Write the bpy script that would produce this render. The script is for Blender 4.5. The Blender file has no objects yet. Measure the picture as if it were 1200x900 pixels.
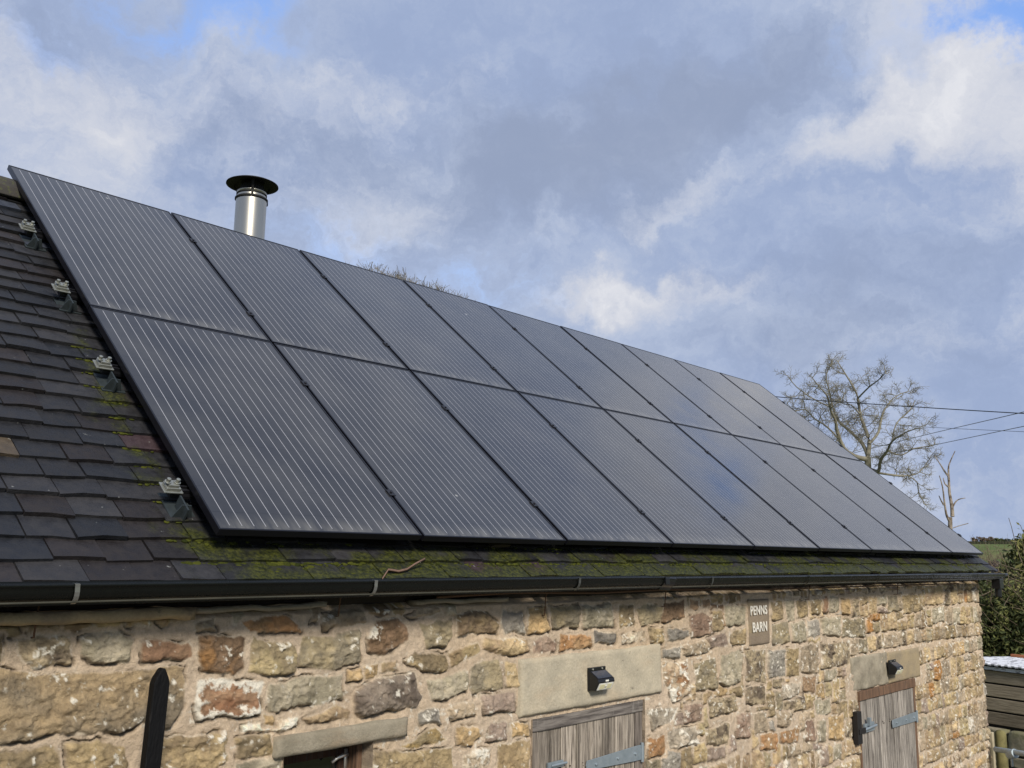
import bpy, bmesh, math, random
import numpy as np
from mathutils import Vector, Matrix
random.seed(7)
RNG = np.random.default_rng(11)
R_ = math.radians
SC = bpy.context.scene
COL = SC.collection

# ------------------------------------------------------------------ camera
CAM = Vector((-1.8571, -3.1023, -0.0633))
YAW, PITCH, ROLL, FPX = 0.83503, 0.176328, 0.01508, 1108.0
def cam_axes():
    sy, cy, sp, cp = math.sin(YAW), math.cos(YAW), math.sin(PITCH), math.cos(PITCH)
    F = Vector((sy*cp, cy*cp, sp)); Rt = Vector((cy, -sy, 0)); U = Rt.cross(F)
    cr, sr = math.cos(ROLL), math.sin(ROLL)
    return cr*Rt+sr*U, -sr*Rt+cr*U, F
AX_R, AX_U, AX_F = cam_axes()
cd = bpy.data.cameras.new("camera"); cam = bpy.data.objects.new("camera", cd); COL.objects.link(cam)
cam.matrix_world = Matrix(((AX_R.x, AX_U.x, -AX_F.x, CAM.x), (AX_R.y, AX_U.y, -AX_F.y, CAM.y), (AX_R.z, AX_U.z, -AX_F.z, CAM.z), (0, 0, 0, 1)))
cd.sensor_width = 36; cd.lens = 36*FPX/1200; cd.clip_start = 0.05; cd.clip_end = 6000
SC.camera = cam
def ray(px, py):                       # direction of a survey point seen in the photograph
    d = AX_R*((px-600)/FPX) - AX_U*((py-450)/FPX) + AX_F
    return d.normalized()
def far(px, py, dist):                 # a place at a horizontal distance from the surveyor
    d = ray(px, py); h = math.hypot(d.x, d.y)
    return CAM + d*(dist/h)

# ------------------------------------------------------------------ sun, sky, exposure
SUN_AZ, SUN_EL = R_(208), R_(34)       # compass bearing, clockwise from +Y
sd = bpy.data.lights.new("sun", 'SUN'); sd.energy = 3.7; sd.angle = R_(14); sd.color = (1.0, 0.93, 0.82)
so = bpy.data.objects.new("sun", sd); COL.objects.link(so)
sdir = Vector((math.sin(SUN_AZ)*math.cos(SUN_EL), math.cos(SUN_AZ)*math.cos(SUN_EL), math.sin(SUN_EL)))
so.rotation_euler = sdir.to_track_quat('Z', 'Y').to_euler()
SC.view_settings.view_transform = 'Standard'; SC.view_settings.look = 'None'
SC.view_settings.gamma = 1.0; SC.view_settings.use_curve_mapping = False
SC.view_settings.exposure = 0.16

W = bpy.data.worlds.new("World"); SC.world = W; W.use_nodes = True
nt = W.node_tree; nt.nodes.clear()
def nd(t, tree=None, **k):
    n = (tree or nt).nodes.new(t)
    for a, b in k.items(): setattr(n, a, b)
    return n
out = nd('ShaderNodeOutputWorld'); bg = nd('ShaderNodeBackground'); bg.inputs[1].default_value = 0.108
nt.links.new(bg.outputs[0], out.inputs[0])
sky = nd('ShaderNodeTexSky', sky_type='NISHITA', sun_disc=False)
sky.sun_elevation = SUN_EL; sky.sun_rotation = SUN_AZ; sky.air_density = 1.0; sky.dust_density = 1.5
tc = nd('ShaderNodeTexCoord')
def L(a, b): nt.links.new(a, b)
def M(op, a, b=None, c=None):
    n = nd('ShaderNodeMath', operation=op)
    for i, x in enumerate((a, b, c)):
        if x is None: continue
        if isinstance(x, (int, float)): n.inputs[i].default_value = x
        else: L(x, n.inputs[i])
    return n.outputs[0]
def VM(op, a, b):
    n = nd('ShaderNodeVectorMath', operation=op)
    for i, x in enumerate((a, b)):
        if x is None: continue
        if hasattr(x, 'is_linked') or hasattr(x, 'links'): L(x, n.inputs[i])
        else: n.inputs[i].default_value = tuple(x)
    return n
D0 = tc.outputs['Generated']
# drifting clouds: the direction is warped by noise so that cloud edges break up
wn = nd('ShaderNodeTexNoise'); wn.inputs['Scale'].default_value = 6.5; wn.inputs['Detail'].default_value = 8; wn.inputs['Roughness'].default_value = 0.62
L(D0, wn.inputs['Vector'])
w1 = VM('SUBTRACT', wn.outputs['Color'], (0.5, 0.5, 0.5)).outputs[0]
ws = nd('ShaderNodeVectorMath', operation='SCALE'); L(w1, ws.inputs[0]); ws.inputs['Scale'].default_value = 0.26
D = VM('ADD', D0, ws.outputs[0]).outputs[0]
def blob(px, py, sx, sy, rot=0):       # soft cloud bank in a compass direction, sx and sy in degrees
    c = ray(px, py); r = Vector((0, 0, 1)).cross(c).normalized()*-1; u = c.cross(r)*-1
    if u.z < 0: u = -u
    a = R_(rot); r2 = r*math.cos(a)+u*math.sin(a); u2 = -r*math.sin(a)+u*math.cos(a)
    a1 = M('DIVIDE', VM('DOT_PRODUCT', D, r2).outputs['Value'], math.tan(R_(sx)))
    off = 0.0
    b1 = M('DIVIDE', VM('DOT_PRODUCT', D, u2).outputs['Value'], math.tan(R_(sy)))
    s = M('ADD', M('MULTIPLY', a1, a1), M('MULTIPLY', b1, b1))
    f = M('MAXIMUM', VM('DOT_PRODUCT', D0, c).outputs['Value'], 0.0)
    return M('MULTIPLY', M('EXPONENT', M('MULTIPLY', s, -1.0)), M('GREATER_THAN', f, 0.3))
def add_all(lst):
    t = None
    for wgt, b in lst:
        v = M('MULTIPLY', b, wgt); t = v if t is None else M('ADD', t, v)
    return t
def noise(scale, detail, rough, vec, off=(0, 0, 0), stretch=(1, 1, 1)):
    mp = nd('ShaderNodeMapping'); mp.inputs['Location'].default_value = off; mp.inputs['Scale'].default_value = stretch
    L(vec, mp.inputs[0]); n = nd('ShaderNodeTexNoise'); n.inputs['Scale'].default_value = scale
    n.inputs['Detail'].default_value = detail; n.inputs['Roughness'].default_value = rough; L(mp.outputs[0], n.inputs['Vector'])
    return n.outputs['Fac']
def ramp(f, a, b, smooth=True):
    n = nd('ShaderNodeMapRange'); n.interpolation_type = 'SMOOTHSTEP' if smooth else 'LINEAR'
    n.inputs[1].default_value = a; n.inputs[2].default_value = b; L(f, n.inputs[0]); return n.outputs[0]
def mix(f, a, b):
    n = nd('ShaderNodeMix', data_type='RGBA')
    if isinstance(f, (int, float)): n.inputs[0].default_value = f
    else: L(f, n.inputs[0])
    for i, x in ((6, a), (7, b)):
        if isinstance(x, tuple): n.inputs[i].default_value = (*x, 1)
        else: L(x, n.inputs[i])
    return n.outputs[2]
bright = add_all([
    (0.55, blob(60, 110, 7, 3.5)), (0.28, blob(200, 110, 9, 3)), (0.45, blob(470, 100, 8, 2.6, 12)), (0.85, blob(715, 338, 4.2, 1.3, 5)), (0.45, blob(835, 330, 4, 1.4)),
    (0.45, blob(790, 225, 5, 1.6, 18)), (0.60, blob(1075, 125, 5.0, 2.0, 35)), (0.40, blob(1170, 160, 3.5, 2.6)), (0.35, blob(990, 175, 6, 1.8, 25)),
    (0.2, blob(1010, 255, 7, 2.0)), (0.2, blob(1130, 410, 6, 1.8)), (0.30, blob(120, 230, 7, 2.5)), (0.35, blob(420, 240, 9, 2.2)), (0.30, blob(1020, 560, 9, 3)), (0.35, blob(1160, -70, 7, 5)), (0.45, blob(1300, 60, 8, 8)), (0.55, blob(1800, 430, 15, 10)), (0.5, blob(1420, 260, 8, 8)), (0.35, blob(590, -500, 14, 6))])  # banks outside the frame are added to brighten the panel reflections
dark = add_all([
    (0.6, blob(640, 200, 14, 4.5, 10)), (0.5, blob(870, 90, 12, 3.0, 10)), (0.55, blob(930, 400, 10, 3.2, -5)), (0.35, blob(330, 160, 9, 2.5)), (0.3, blob(1100, 300, 8, 2.0)), (0.9, blob(700, -760, 18, 9)), (0.7, blob(960, -500, 12, 8)), (0.25, blob(30, 30, 6, 2))])  # banks high above the frame are added to darken near panel reflections
blue = add_all([(0.8, blob(1185, 35, 2.6, 2.0)), (0.12, blob(1110, -60, 8, 5)), (0.5, blob(200, -10, 12, 2.4)), (0.5, blob(60, 60, 3.5, 2.0)), (0.30, blob(560, 330, 9, 3.5)), (0.30, blob(330, 260, 7, 3)), (0.3, blob(1000, 70, 4, 1.5))])
n1 = noise(2.6, 9, 0.62, D0, (3.1, 1.7, 0.4), (1, 1, 2.2))
n2 = noise(7.5, 8, 0.65, D, (0.3, 5.2, 2.0), (1, 1, 1.8))
tex = M('ADD', M('MULTIPLY', M('SUBTRACT', n1, 0.5), 1.1), M('MULTIPLY', M('SUBTRACT', n2, 0.5), 1.35))
bsum = M('ADD', bright, M('MULTIPLY', tex, 0.9))
dsum = M('ADD', dark, M('MULTIPLY', tex, -0.8))
base = mix(ramp(M('ADD', tex, 0.5), 0.2, 0.85), (2.80, 3.50, 5.20), (3.80, 4.42, 5.80))
c1 = mix(M('MULTIPLY', ramp(dsum, 0.1, 0.9), 0.75), base, (2.40, 2.88, 4.05))
c2 = mix(M('MULTIPLY', ramp(bsum, 0.12, 0.95), 0.9), c1, (5.6, 5.75, 6.3)); c2 = mix(M('MULTIPLY', ramp(bsum, 0.75, 1.35), 0.85), c2, (7.3, 7.3, 7.5))
bluemask = M('MULTIPLY', ramp(M('ADD', blue, M('MULTIPLY', tex, 0.7)), 0.25, 0.85), 0.85)
skyc = nd('ShaderNodeVectorMath', operation='MULTIPLY'); L(sky.outputs[0], skyc.inputs[0]); skyc.inputs[1].default_value = (1.3, 1.8, 2.5)
c3 = mix(bluemask, c2, skyc.outputs[0])
L(c3, bg.inputs[0])

# ------------------------------------------------------------------ helpers
def nlink(tree, a, b): tree.links.new(a, b)
class Mat:
    def __init__(s, name, rough=0.7, metal=0.0, spec=0.5, col=(0.5, 0.5, 0.5)):
        s.m = bpy.data.materials.new(name); s.m.use_nodes = True; s.t = s.m.node_tree
        s.b = s.t.nodes['Principled BSDF']; s.b.inputs['Roughness'].default_value = rough
        s.b.inputs['Metallic'].default_value = metal; s.b.inputs['Specular IOR Level'].default_value = spec
        s.b.inputs['Base Color'].default_value = (*col, 1)
        s.c = s.t.nodes.new('ShaderNodeTexCoord'); s.obj = s.c.outputs['Object']
    def N(s, t, **k):
        n = s.t.nodes.new(t)
        for a, b in k.items(): setattr(n, a, b)
        return n
    def L(s, a, b): s.t.links.new(a, b)
    def noise(s, scale, detail=5, rough=0.6, stretch=(1, 1, 1), vec=None, off=(0, 0, 0)):
        mp = s.N('ShaderNodeMapping'); mp.inputs['Scale'].default_value = stretch; mp.inputs['Location'].default_value = off
        s.L(vec or s.obj, mp.inputs[0]); n = s.N('ShaderNodeTexNoise'); n.inputs['Scale'].default_value = scale
        n.inputs['Detail'].default_value = detail; n.inputs['Roughness'].default_value = rough; s.L(mp.outputs[0], n.inputs['Vector'])
        return n.outputs['Fac']
    def ramp(s, f, a, b, lo=0.0, hi=1.0):
        n = s.N('ShaderNodeMapRange'); n.interpolation_type = 'SMOOTHSTEP'
        for i, x in zip((1, 2, 3, 4), (a, b, lo, hi)): n.inputs[i].default_value = x
        s.L(f, n.inputs[0]); return n.outputs[0]
    def mul(s, a, b, op='MULTIPLY'):
        n = s.N('ShaderNodeMath', operation=op)
        for i, x in enumerate((a, b)):
            if isinstance(x, (int, float)): n.inputs[i].default_value = x
            else: s.L(x, n.inputs[i])
        return n.outputs[0]
    def mix(s, f, a, b, blend='MIX'):
        n = s.N('ShaderNodeMix', data_type='RGBA', blend_type=blend)
        if isinstance(f, (int, float)): n.inputs[0].default_value = f
        else: s.L(f, n.inputs[0])
        for i, x in ((6, a), (7, b)):
            if isinstance(x, tuple): n.inputs[i].default_value = (*x, 1)
            else: s.L(x, n.inputs[i])
        return n.outputs[2]
    def color(s, x): s.L(x, s.b.inputs['Base Color'])
    def roughness(s, x): s.L(x, s.b.inputs['Roughness'])
    def bump(s, h, strength=0.5, dist=0.01):
        n = s.N('ShaderNodeBump'); n.inputs['Strength'].default_value = strength; n.inputs['Distance'].default_value = dist
        s.L(h, n.inputs['Height']); s.L(n.outputs[0], s.b.inputs['Normal'])
    def attr(s, name):
        n = s.N('ShaderNodeAttribute'); n.attribute_name = name; return n
    def sep(s, vec=None):
        n = s.N('ShaderNodeSeparateXYZ'); s.L(vec or s.obj, n.inputs[0]); return n.outputs

class MB:                                # collects shapes, links them as ONE mesh object
    def __init__(s): s.v = []; s.f = []; s.c = []; s.hascol = False
    def add(s, vs, fs, col=None):
        o = len(s.v); s.v += [tuple(p) for p in vs]; s.f += [tuple(i+o for i in f) for f in fs]
        if col is not None: s.hascol = True
        s.c += [col or (1, 1, 1)]*len(vs)
    def box(s, lo, hi, M_=None, col=None):
        x0, y0, z0 = lo; x1, y1, z1 = hi
        vs = [Vector(p) for p in ((x0, y0, z0), (x1, y0, z0), (x1, y1, z0), (x0, y1, z0), (x0, y0, z1), (x1, y0, z1), (x1, y1, z1), (x0, y1, z1))]
        if M_: vs = [M_ @ p for p in vs]
        s.add(vs, [(0, 3, 2, 1), (4, 5, 6, 7), (0, 1, 5, 4), (1, 2, 6, 5), (2, 3, 7, 6), (3, 0, 4, 7)], col)
    def prism(s, poly, M_, h, col=None):   # poly in local xy, extruded 0..h along local z
        n = len(poly)
        vs = [M_ @ Vector((x, y, 0)) for x, y in poly] + [M_ @ Vector((x, y, h)) for x, y in poly]
        s.add(vs, [tuple(range(n-1, -1, -1)), tuple(range(n, 2*n))] + [(i, (i+1) % n, n+(i+1) % n, n+i) for i in range(n)], col)
    def tube(s, pts, rad, n=8, caps=True, col=None):
        pts = [Vector(p) for p in pts]
        if isinstance(rad, (int, float)): rad = [rad]*len(pts)
        vs = []; up = Vector((0.13, 0.21, 0.97)).normalized()
        for i, p in enumerate(pts):
            t = (pts[min(i+1, len(pts)-1)]-pts[max(i-1, 0)]).normalized()
            a = t.cross(up)
            if a.length < 1e-3: a = t.cross(Vector((1, 0, 0)))
            a.normalize(); b = t.cross(a).normalized()
            for k in range(n):
                w = 2*math.pi*k/n; vs.append(p+(a*math.cos(w)+b*math.sin(w))*rad[i])
        fs = []
        for i in range(len(pts)-1):
            for k in range(n):
                fs.append((i*n+k, i*n+(k+1) % n, (i+1)*n+(k+1) % n, (i+1)*n+k))
        if caps: fs += [tuple(range(n-1, -1, -1)), tuple((len(pts)-1)*n+k for k in range(n))]
        s.add(vs, fs, col)
    def lathe(s, prof, c, n=48, closed=False):
        vs = []; fs = []
        for r, z in prof:
            for k in range(n):
                w = 2*math.pi*k/n; vs.append((c[0]+r*math.cos(w), c[1]+r*math.sin(w), c[2]+z))
        m = len(prof)
        for i in range(m if closed else m-1):
            j = (i+1) % m
            for k in range(n): fs.append((i*n+k, i*n+(k+1) % n, j*n+(k+1) % n, j*n+k))
        s.add(vs, fs)
    def build(s, name, mat, parent=None, smooth=False, bevel=0, seg=2):
        me = bpy.data.meshes.new(name); me.from_pydata(s.v, [], s.f)
        if s.hascol or True:
            a = me.color_attributes.new('tint', 'FLOAT_COLOR', 'POINT')
            arr = np.ones((len(s.v), 4), np.float32); arr[:, :3] = np.array(s.c, np.float32); a.data.foreach_set('color', arr.ravel())
        me.materials.append(mat.m if isinstance(mat, Mat) else mat)
        bm = bmesh.new(); bm.from_mesh(me); bmesh.ops.recalc_face_normals(bm, faces=bm.faces); bm.to_mesh(me); bm.free()
        if smooth: me.polygons.foreach_set('use_smooth', [True]*len(me.polygons))
        o = bpy.data.objects.new(name, me); COL.objects.link(o)
        if parent: o.parent = parent
        if bevel:
            b = o.modifiers.new('bevel', 'BEVEL'); b.width = bevel; b.segments = seg; b.limit_method = 'ANGLE'
        return o
def tag(o, label=None, cat=None, group=None, kind=None):
    for k, x in (('label', label), ('category', cat), ('group', group), ('kind', kind)):
        if x: o[k] = x
    return o
def empty(name, loc=(0, 0, 0), rot=(0, 0, 0)):
    o = bpy.data.objects.new(name, None); COL.objects.link(o); o.location = loc; o.rotation_euler = rot; o.empty_display_size = 0.1
    return o
def children(o): return [c for c in bpy.data.objects if c.parent == o]
def copy_tree(o, parent=None):
    c = o.copy(); COL.objects.link(c); c.parent = parent
    for ch in children(o): copy_tree(ch, c)
    return c

# numpy value noise
def vnoise2(x, y, seed=0):
    xi = np.floor(x).astype(np.int64); yi = np.floor(y).astype(np.int64); fx = x-xi; fy = y-yi
    fx = fx*fx*(3-2*fx); fy = fy*fy*(3-2*fy)
    def h(a, b):
        n = (a*374761393 + b*668265263 + seed*982451653) & 0xffffffff
        n = ((n ^ (n >> 13))*1274126177) & 0xffffffff; n = (n ^ (n >> 16)) & 0xffffffff
        n = (n*2246822519) & 0xffffffff
        return ((n ^ (n >> 15)) & 0xffff)/65535.0
    return (h(xi, yi)*(1-fx)+h(xi+1, yi)*fx)*(1-fy)+(h(xi, yi+1)*(1-fx)+h(xi+1, yi+1)*fx)*fy
def fbm2(x, y, seed=0, o=4, g=0.5):
    t = 0; a = 1; s = 0
    for i in range(o):
        t = t+a*vnoise2(x*2**i+17.3*i, y*2**i-9.1*i, seed+i*7); s += a; a *= g
    return t/s

PIT = 0.691747; CP, SP = math.cos(PIT), math.sin(PIT)
ROOF_ROT = Matrix.Rotation(PIT, 4, 'X')            # local x along eave, local y up the slope, local z off the roof
GROUND = -2.85; OFF = -0.112; YW = 0.05
X0, X1 = -4.6, 8.97                                # barn wall from gable to gable
MANUAL_STONES = [
('mottle',[(-0.631,-0.353),(-0.594,-0.332),(-0.475,-0.344),(-0.455,-0.424),(-0.56,-0.437),(-0.621,-0.402)]),
('grey',[(-0.437,-0.357),(-0.305,-0.349),(-0.26,-0.376),(-0.277,-0.437),(-0.387,-0.434),(-0.433,-0.402)]),
('olive',[(-0.721,-0.328),(-0.683,-0.336),(-0.67,-0.432),(-0.71,-0.434)]),
('bigolive',[(-0.709,-0.445),(-0.32,-0.467),(-0.097,-0.468),(-0.071,-0.48),(-0.066,-0.624),(-0.1,-0.677),(-0.213,-0.639),(-0.276,-0.671),(-0.522,-0.654),(-0.654,-0.665),(-0.686,-0.663)]),
('olive',[(-0.685,-0.68),(-0.489,-0.69),(-0.46,-0.866),(-0.669,-0.829)]),
('olive',[(-0.463,-0.69),(-0.363,-0.692),(-0.265,-0.723),(-0.241,-0.768),(-0.255,-0.902),(-0.449,-0.868)]),
('olivewhite',[(-0.133,-0.704),(-0.012,-0.713),(0.116,-0.719),(0.134,-0.809),(0.087,-0.844),(-0.117,-0.926)]),
('redbrick',[(-0.232,-0.384),(-0.174,-0.382),(-0.049,-0.39),(-0.042,-0.447),(-0.224,-0.438)]),
('rust',[(-0.013,-0.377),(0.169,-0.39),(0.174,-0.503),(0.132,-0.523),(0.001,-0.509),(-0.03,-0.448)]),
('lightolive',[(0.202,-0.399),(0.381,-0.427),(0.423,-0.465),(0.397,-0.534),(0.27,-0.537),(0.191,-0.514)]),
('olivegrey',[(0.423,-0.39),(0.552,-0.404),(0.709,-0.378),(0.722,-0.515),(0.578,-0.53),(0.422,-0.515)]),
('orange',[(0.166,-0.339),(0.263,-0.326),(0.374,-0.323),(0.422,-0.379),(0.344,-0.386),(0.192,-0.374)]),
('greybuff',[(0.51,-0.328),(0.72,-0.302),(0.743,-0.364),(0.522,-0.38)]),
('greybuff',[(-0.036,-0.324),(0.046,-0.314),(0.057,-0.361),(-0.018,-0.364)]),
('brickwhite',[(-0.026,-0.532),(0.101,-0.53),(0.255,-0.563),(0.254,-0.658),(0.143,-0.666),(0.013,-0.658),(-0.028,-0.603)]),
('grey',[(0.281,-0.573),(0.39,-0.558),(0.627,-0.556),(0.637,-0.648),(0.363,-0.663),(0.291,-0.662)]),
('white',[(0.176,-0.696),(0.33,-0.687),(0.434,-0.695),(0.428,-0.733),(0.179,-0.73)]),
('buff',[(0.461,-0.709),(0.605,-0.667),(0.678,-0.704),(0.665,-0.732),(0.489,-0.73)]),
('ochre',[(0.27,-0.66),(0.312,-0.665),(0.319,-0.699),(0.273,-0.701)]),
('olive',[(0.16,-0.741),(0.301,-0.739),(0.321,-0.802),(0.266,-0.834),(0.178,-0.828)]),
('grey',[(0.171,-0.837),(0.353,-0.83),(0.369,-1.011),(0.181,-0.978)]),
('olive',[(-0.086,-0.846),(0.15,-0.863),(0.166,-0.975),(-0.079,-0.932)]),
('darkbrown',[(0.767,-0.419),(0.794,-0.366),(0.919,-0.344),(0.976,-0.398),(0.978,-0.446),(0.822,-0.499),(0.769,-0.473)]),
('olivegrey',[(1.042,-0.385),(1.238,-0.352),(1.247,-0.436),(1.195,-0.483),(1.08,-0.48)]),
('brownolive',[(1.274,-0.337),(1.436,-0.325),(1.562,-0.391),(1.557,-0.435),(1.29,-0.451)]),
('bluegrey',[(1.588,-0.335),(1.733,-0.344),(1.749,-0.454),(1.611,-0.451),(1.576,-0.387)]),
('olive',[(0.96,-0.528),(1.025,-0.501),(1.197,-0.516),(1.211,-0.591),(1.084,-0.589)]),
('lightochre',[(0.66,-0.544),(0.732,-0.531),(0.745,-0.584),(0.667,-0.589)]),
('ochre',[(0.742,-0.528),(0.818,-0.526),(0.826,-0.572),(0.755,-0.585)]),
('buff',[(0.838,-0.523),(0.917,-0.521),(0.919,-0.564),(0.846,-0.562)]),
('greybuff',[(0.962,-0.334),(1.142,-0.307),(1.166,-0.333),(1.007,-0.356)]),
('boulder',[(0.693,-0.624),(0.806,-0.589),(1.018,-0.587),(1.072,-0.691),(1.034,-0.719),(0.733,-0.732),(0.691,-0.713)]),
('grey',[(1.097,-0.63),(1.332,-0.596),(1.364,-0.645),(1.347,-0.693),(1.135,-0.713)]),
('buffolive',[(1.22,-0.509),(1.415,-0.484),(1.436,-0.523),(1.234,-0.576)]),
('olivegrey',[(1.368,-0.586),(1.547,-0.557),(1.588,-0.629),(1.59,-0.699),(1.397,-0.715),(1.371,-0.654)]),
('buff',[(1.447,-0.464),(1.764,-0.481),(1.787,-0.551),(1.696,-0.558),(1.448,-0.516)]),
('buff',[(1.6,-0.573),(1.683,-0.597),(1.705,-0.705),(1.617,-0.701)]),
('purplegrey',[(1.448,-0.724),(1.672,-0.728),(1.694,-0.818),(1.476,-0.811)]),
('greybuff',[(1.229,-0.739),(1.398,-0.748),(1.412,-0.8),(1.267,-0.808)]),
('bluegrey',[(1.047,-0.751),(1.182,-0.75),(1.191,-0.815),(1.083,-0.81),(1.054,-0.791)]),
('ochreolive',[(0.976,-0.875),(1.162,-0.828),(1.216,-0.874),(1.053,-0.9)]),
('olive',[(0.805,-0.867),(1.054,-0.91),(1.259,-0.916),(1.274,-1.169),(0.817,-1.089)]),
('ochre',[(1.28,-0.842),(1.439,-0.853),(1.453,-0.904),(1.392,-0.929),(1.294,-0.912)]),
('purplegrey',[(1.503,-0.852),(1.621,-0.861),(1.623,-0.943),(1.492,-0.93)]),
('white',[(1.344,-0.964),(1.506,-0.961),(1.507,-1.02),(1.445,-1.06),(1.334,-1.035)]),
('ochre',[(1.648,-0.873),(1.785,-0.88),(1.789,-0.942),(1.663,-0.935)]),
('buffochre',[(1.557,-0.955),(1.787,-0.96),(1.792,-1.22),(1.563,-1.182)]),
('ochre',[(1.769,-0.332),(1.907,-0.331),(1.924,-0.458),(1.771,-0.459)]),
('olivegrey',[(1.937,-0.337),(2.171,-0.325),(2.18,-0.442),(1.954,-0.445)]),
('grey',[(2.196,-0.34),(2.457,-0.328),(2.492,-0.451),(2.22,-0.448)]),
('purple',[(1.796,-0.497),(1.894,-0.479),(2.0,-0.508),(1.985,-0.545),(1.808,-0.557)]),
('orange',[(2.018,-0.472),(2.278,-0.49),(2.286,-0.554),(2.031,-0.553)]),
('dkblue',[(2.303,-0.467),(2.5,-0.487),(2.5,-0.542),(2.311,-0.536)]),
('olive',[(2.519,-0.345),(2.674,-0.35),(2.673,-0.454),(2.527,-0.452)]),
('olivegrey',[(2.702,-0.372),(2.787,-0.343),(2.964,-0.359),(2.962,-0.445),(2.747,-0.473)]),
('rust',[(2.974,-0.343),(3.214,-0.338),(3.211,-0.433),(2.982,-0.446)]),
('brown',[(3.268,-0.334),(3.356,-0.342),(3.354,-0.388),(3.266,-0.385)]),
('brown',[(3.412,-0.338),(3.515,-0.34),(3.501,-0.381),(3.41,-0.384)]),
('purplebrown',[(3.265,-0.424),(3.409,-0.412),(3.522,-0.445),(3.529,-0.544),(3.293,-0.549)]),
('olive',[(3.535,-0.411),(3.652,-0.415),(3.663,-0.533),(3.541,-0.536)]),
('grey',[(3.69,-0.387),(3.964,-0.389),(3.956,-0.511),(3.708,-0.506)]),
('white',[(2.545,-0.494),(2.785,-0.501),(2.784,-0.553),(2.562,-0.551)]),
('olive',[(2.814,-0.481),(2.981,-0.484),(2.979,-0.57),(2.861,-0.563)]),
('bluegrey',[(3.026,-0.486),(3.262,-0.502),(3.261,-0.541),(3.036,-0.557)]),
('bluegrey',[(2.968,-0.607),(3.163,-0.602),(3.161,-0.668),(2.967,-0.66)]),
('greybuff',[(3.174,-0.597),(3.471,-0.57),(3.513,-0.652),(3.289,-0.666),(3.183,-0.653)]),
('purplegrey',[(3.471,-0.564),(3.706,-0.547),(3.726,-0.619),(3.513,-0.641)]),
('olive',[(3.754,-0.561),(3.968,-0.53),(3.962,-0.639),(3.774,-0.633)]),
('orangewhite',[(2.966,-0.686),(3.224,-0.694),(3.249,-0.888),(3.071,-0.913),(2.974,-0.798)]),
('olivegrey',[(3.309,-0.706),(3.557,-0.701),(3.584,-0.875),(3.325,-0.873)]),
('grey',[(3.628,-0.683),(3.847,-0.662),(3.92,-0.702),(3.885,-0.866),(3.713,-0.88),(3.609,-0.842)]),
('mottle',[(3.959,-0.681),(4.222,-0.698),(4.208,-0.894),(3.961,-0.861)]),
('greywhite',[(2.796,-0.927),(3.111,-0.95),(3.069,-1.009),(2.851,-1.035)]),
('purple',[(3.174,-0.935),(3.388,-0.946),(3.384,-1.044),(3.191,-1.044)]),
('greywhite',[(2.997,-1.073),(3.108,-1.055),(3.318,-1.08),(3.314,-1.177),(3.004,-1.163)]),
('orange',[(2.803,-1.08),(2.967,-1.08),(2.964,-1.193),(2.81,-1.187)]),
('mottle',[(3.455,-0.941),(3.783,-0.939),(3.826,-1.037),(3.496,-1.046)]),
('mottle',[(3.404,-1.102),(3.726,-1.106),(3.696,-1.228),(3.423,-1.192)]),
('purple',[(3.8,-1.08),(4.0,-1.067),(3.992,-1.208),(3.817,-1.209)]),
('olive',[(4.313,-0.374),(4.498,-0.373),(4.503,-0.496),(4.332,-0.496)]),
('grey',[(4.541,-0.38),(4.675,-0.377),(4.678,-0.523),(4.574,-0.512)]),
('olive',[(4.72,-0.379),(4.891,-0.376),(4.911,-0.499),(4.725,-0.505)]),
('olive',[(4.955,-0.371),(5.127,-0.375),(5.116,-0.486),(4.961,-0.481)]),
('redbrick',[(5.169,-0.356),(5.253,-0.357),(5.251,-0.48),(5.164,-0.477)]),
('grey',[(5.287,-0.365),(5.461,-0.37),(5.449,-0.477),(5.292,-0.479)]),
('ochre',[(5.506,-0.378),(5.658,-0.382),(5.662,-0.506),(5.499,-0.5)]),
('olivegrey',[(4.33,-0.528),(4.56,-0.512),(4.606,-0.664),(4.334,-0.654)]),
('grey',[(4.618,-0.527),(4.846,-0.524),(4.864,-0.672),(4.636,-0.665)]),
('bluegrey',[(4.877,-0.525),(5.086,-0.527),(5.091,-0.644),(4.883,-0.64)]),
('grey',[(5.12,-0.514),(5.479,-0.521),(5.447,-0.656),(5.124,-0.639)]),
('olivegrey',[(5.513,-0.537),(5.941,-0.547),(5.922,-0.695),(5.481,-0.664)]),
('bluegrey',[(4.249,-0.693),(4.501,-0.703),(4.502,-0.875),(4.25,-0.873)]),
('olive',[(4.53,-0.704),(4.737,-0.711),(4.722,-0.893),(4.524,-0.883)]),
('greybuff',[(4.769,-0.7),(5.054,-0.69),(5.034,-0.892),(4.753,-0.882)]),
('mottle',[(5.085,-0.705),(5.62,-0.708),(5.6,-0.879),(5.085,-0.868)]),
('greywhite',[(4.44,-0.933),(4.732,-0.946),(4.711,-1.022),(4.461,-1.036)]),
('brown',[(4.766,-0.91),(4.984,-0.914),(4.957,-1.032),(4.772,-1.014)]),
('mottle',[(3.959,-0.903),(4.194,-0.911),(4.185,-1.032),(3.965,-1.01)]),
('purple',[(3.801,-1.063),(4.001,-1.061),(3.979,-1.212),(3.805,-1.202)]),
('greybuff',[(4.051,-1.079),(4.222,-1.085),(4.213,-1.217),(4.043,-1.202)]),
('orange',[(4.133,-1.225),(4.348,-1.234),(4.325,-1.353),(4.126,-1.326)]),
('orange',[(4.39,-1.227),(4.706,-1.246),(4.683,-1.345),(4.385,-1.3)]),
('purplebrown',[(4.8,-1.212),(4.924,-1.213),(4.94,-1.371),(4.773,-1.35)]),
('grey',[(4.985,-1.233),(5.146,-1.238),(5.114,-1.394),(4.987,-1.377)]),
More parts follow.
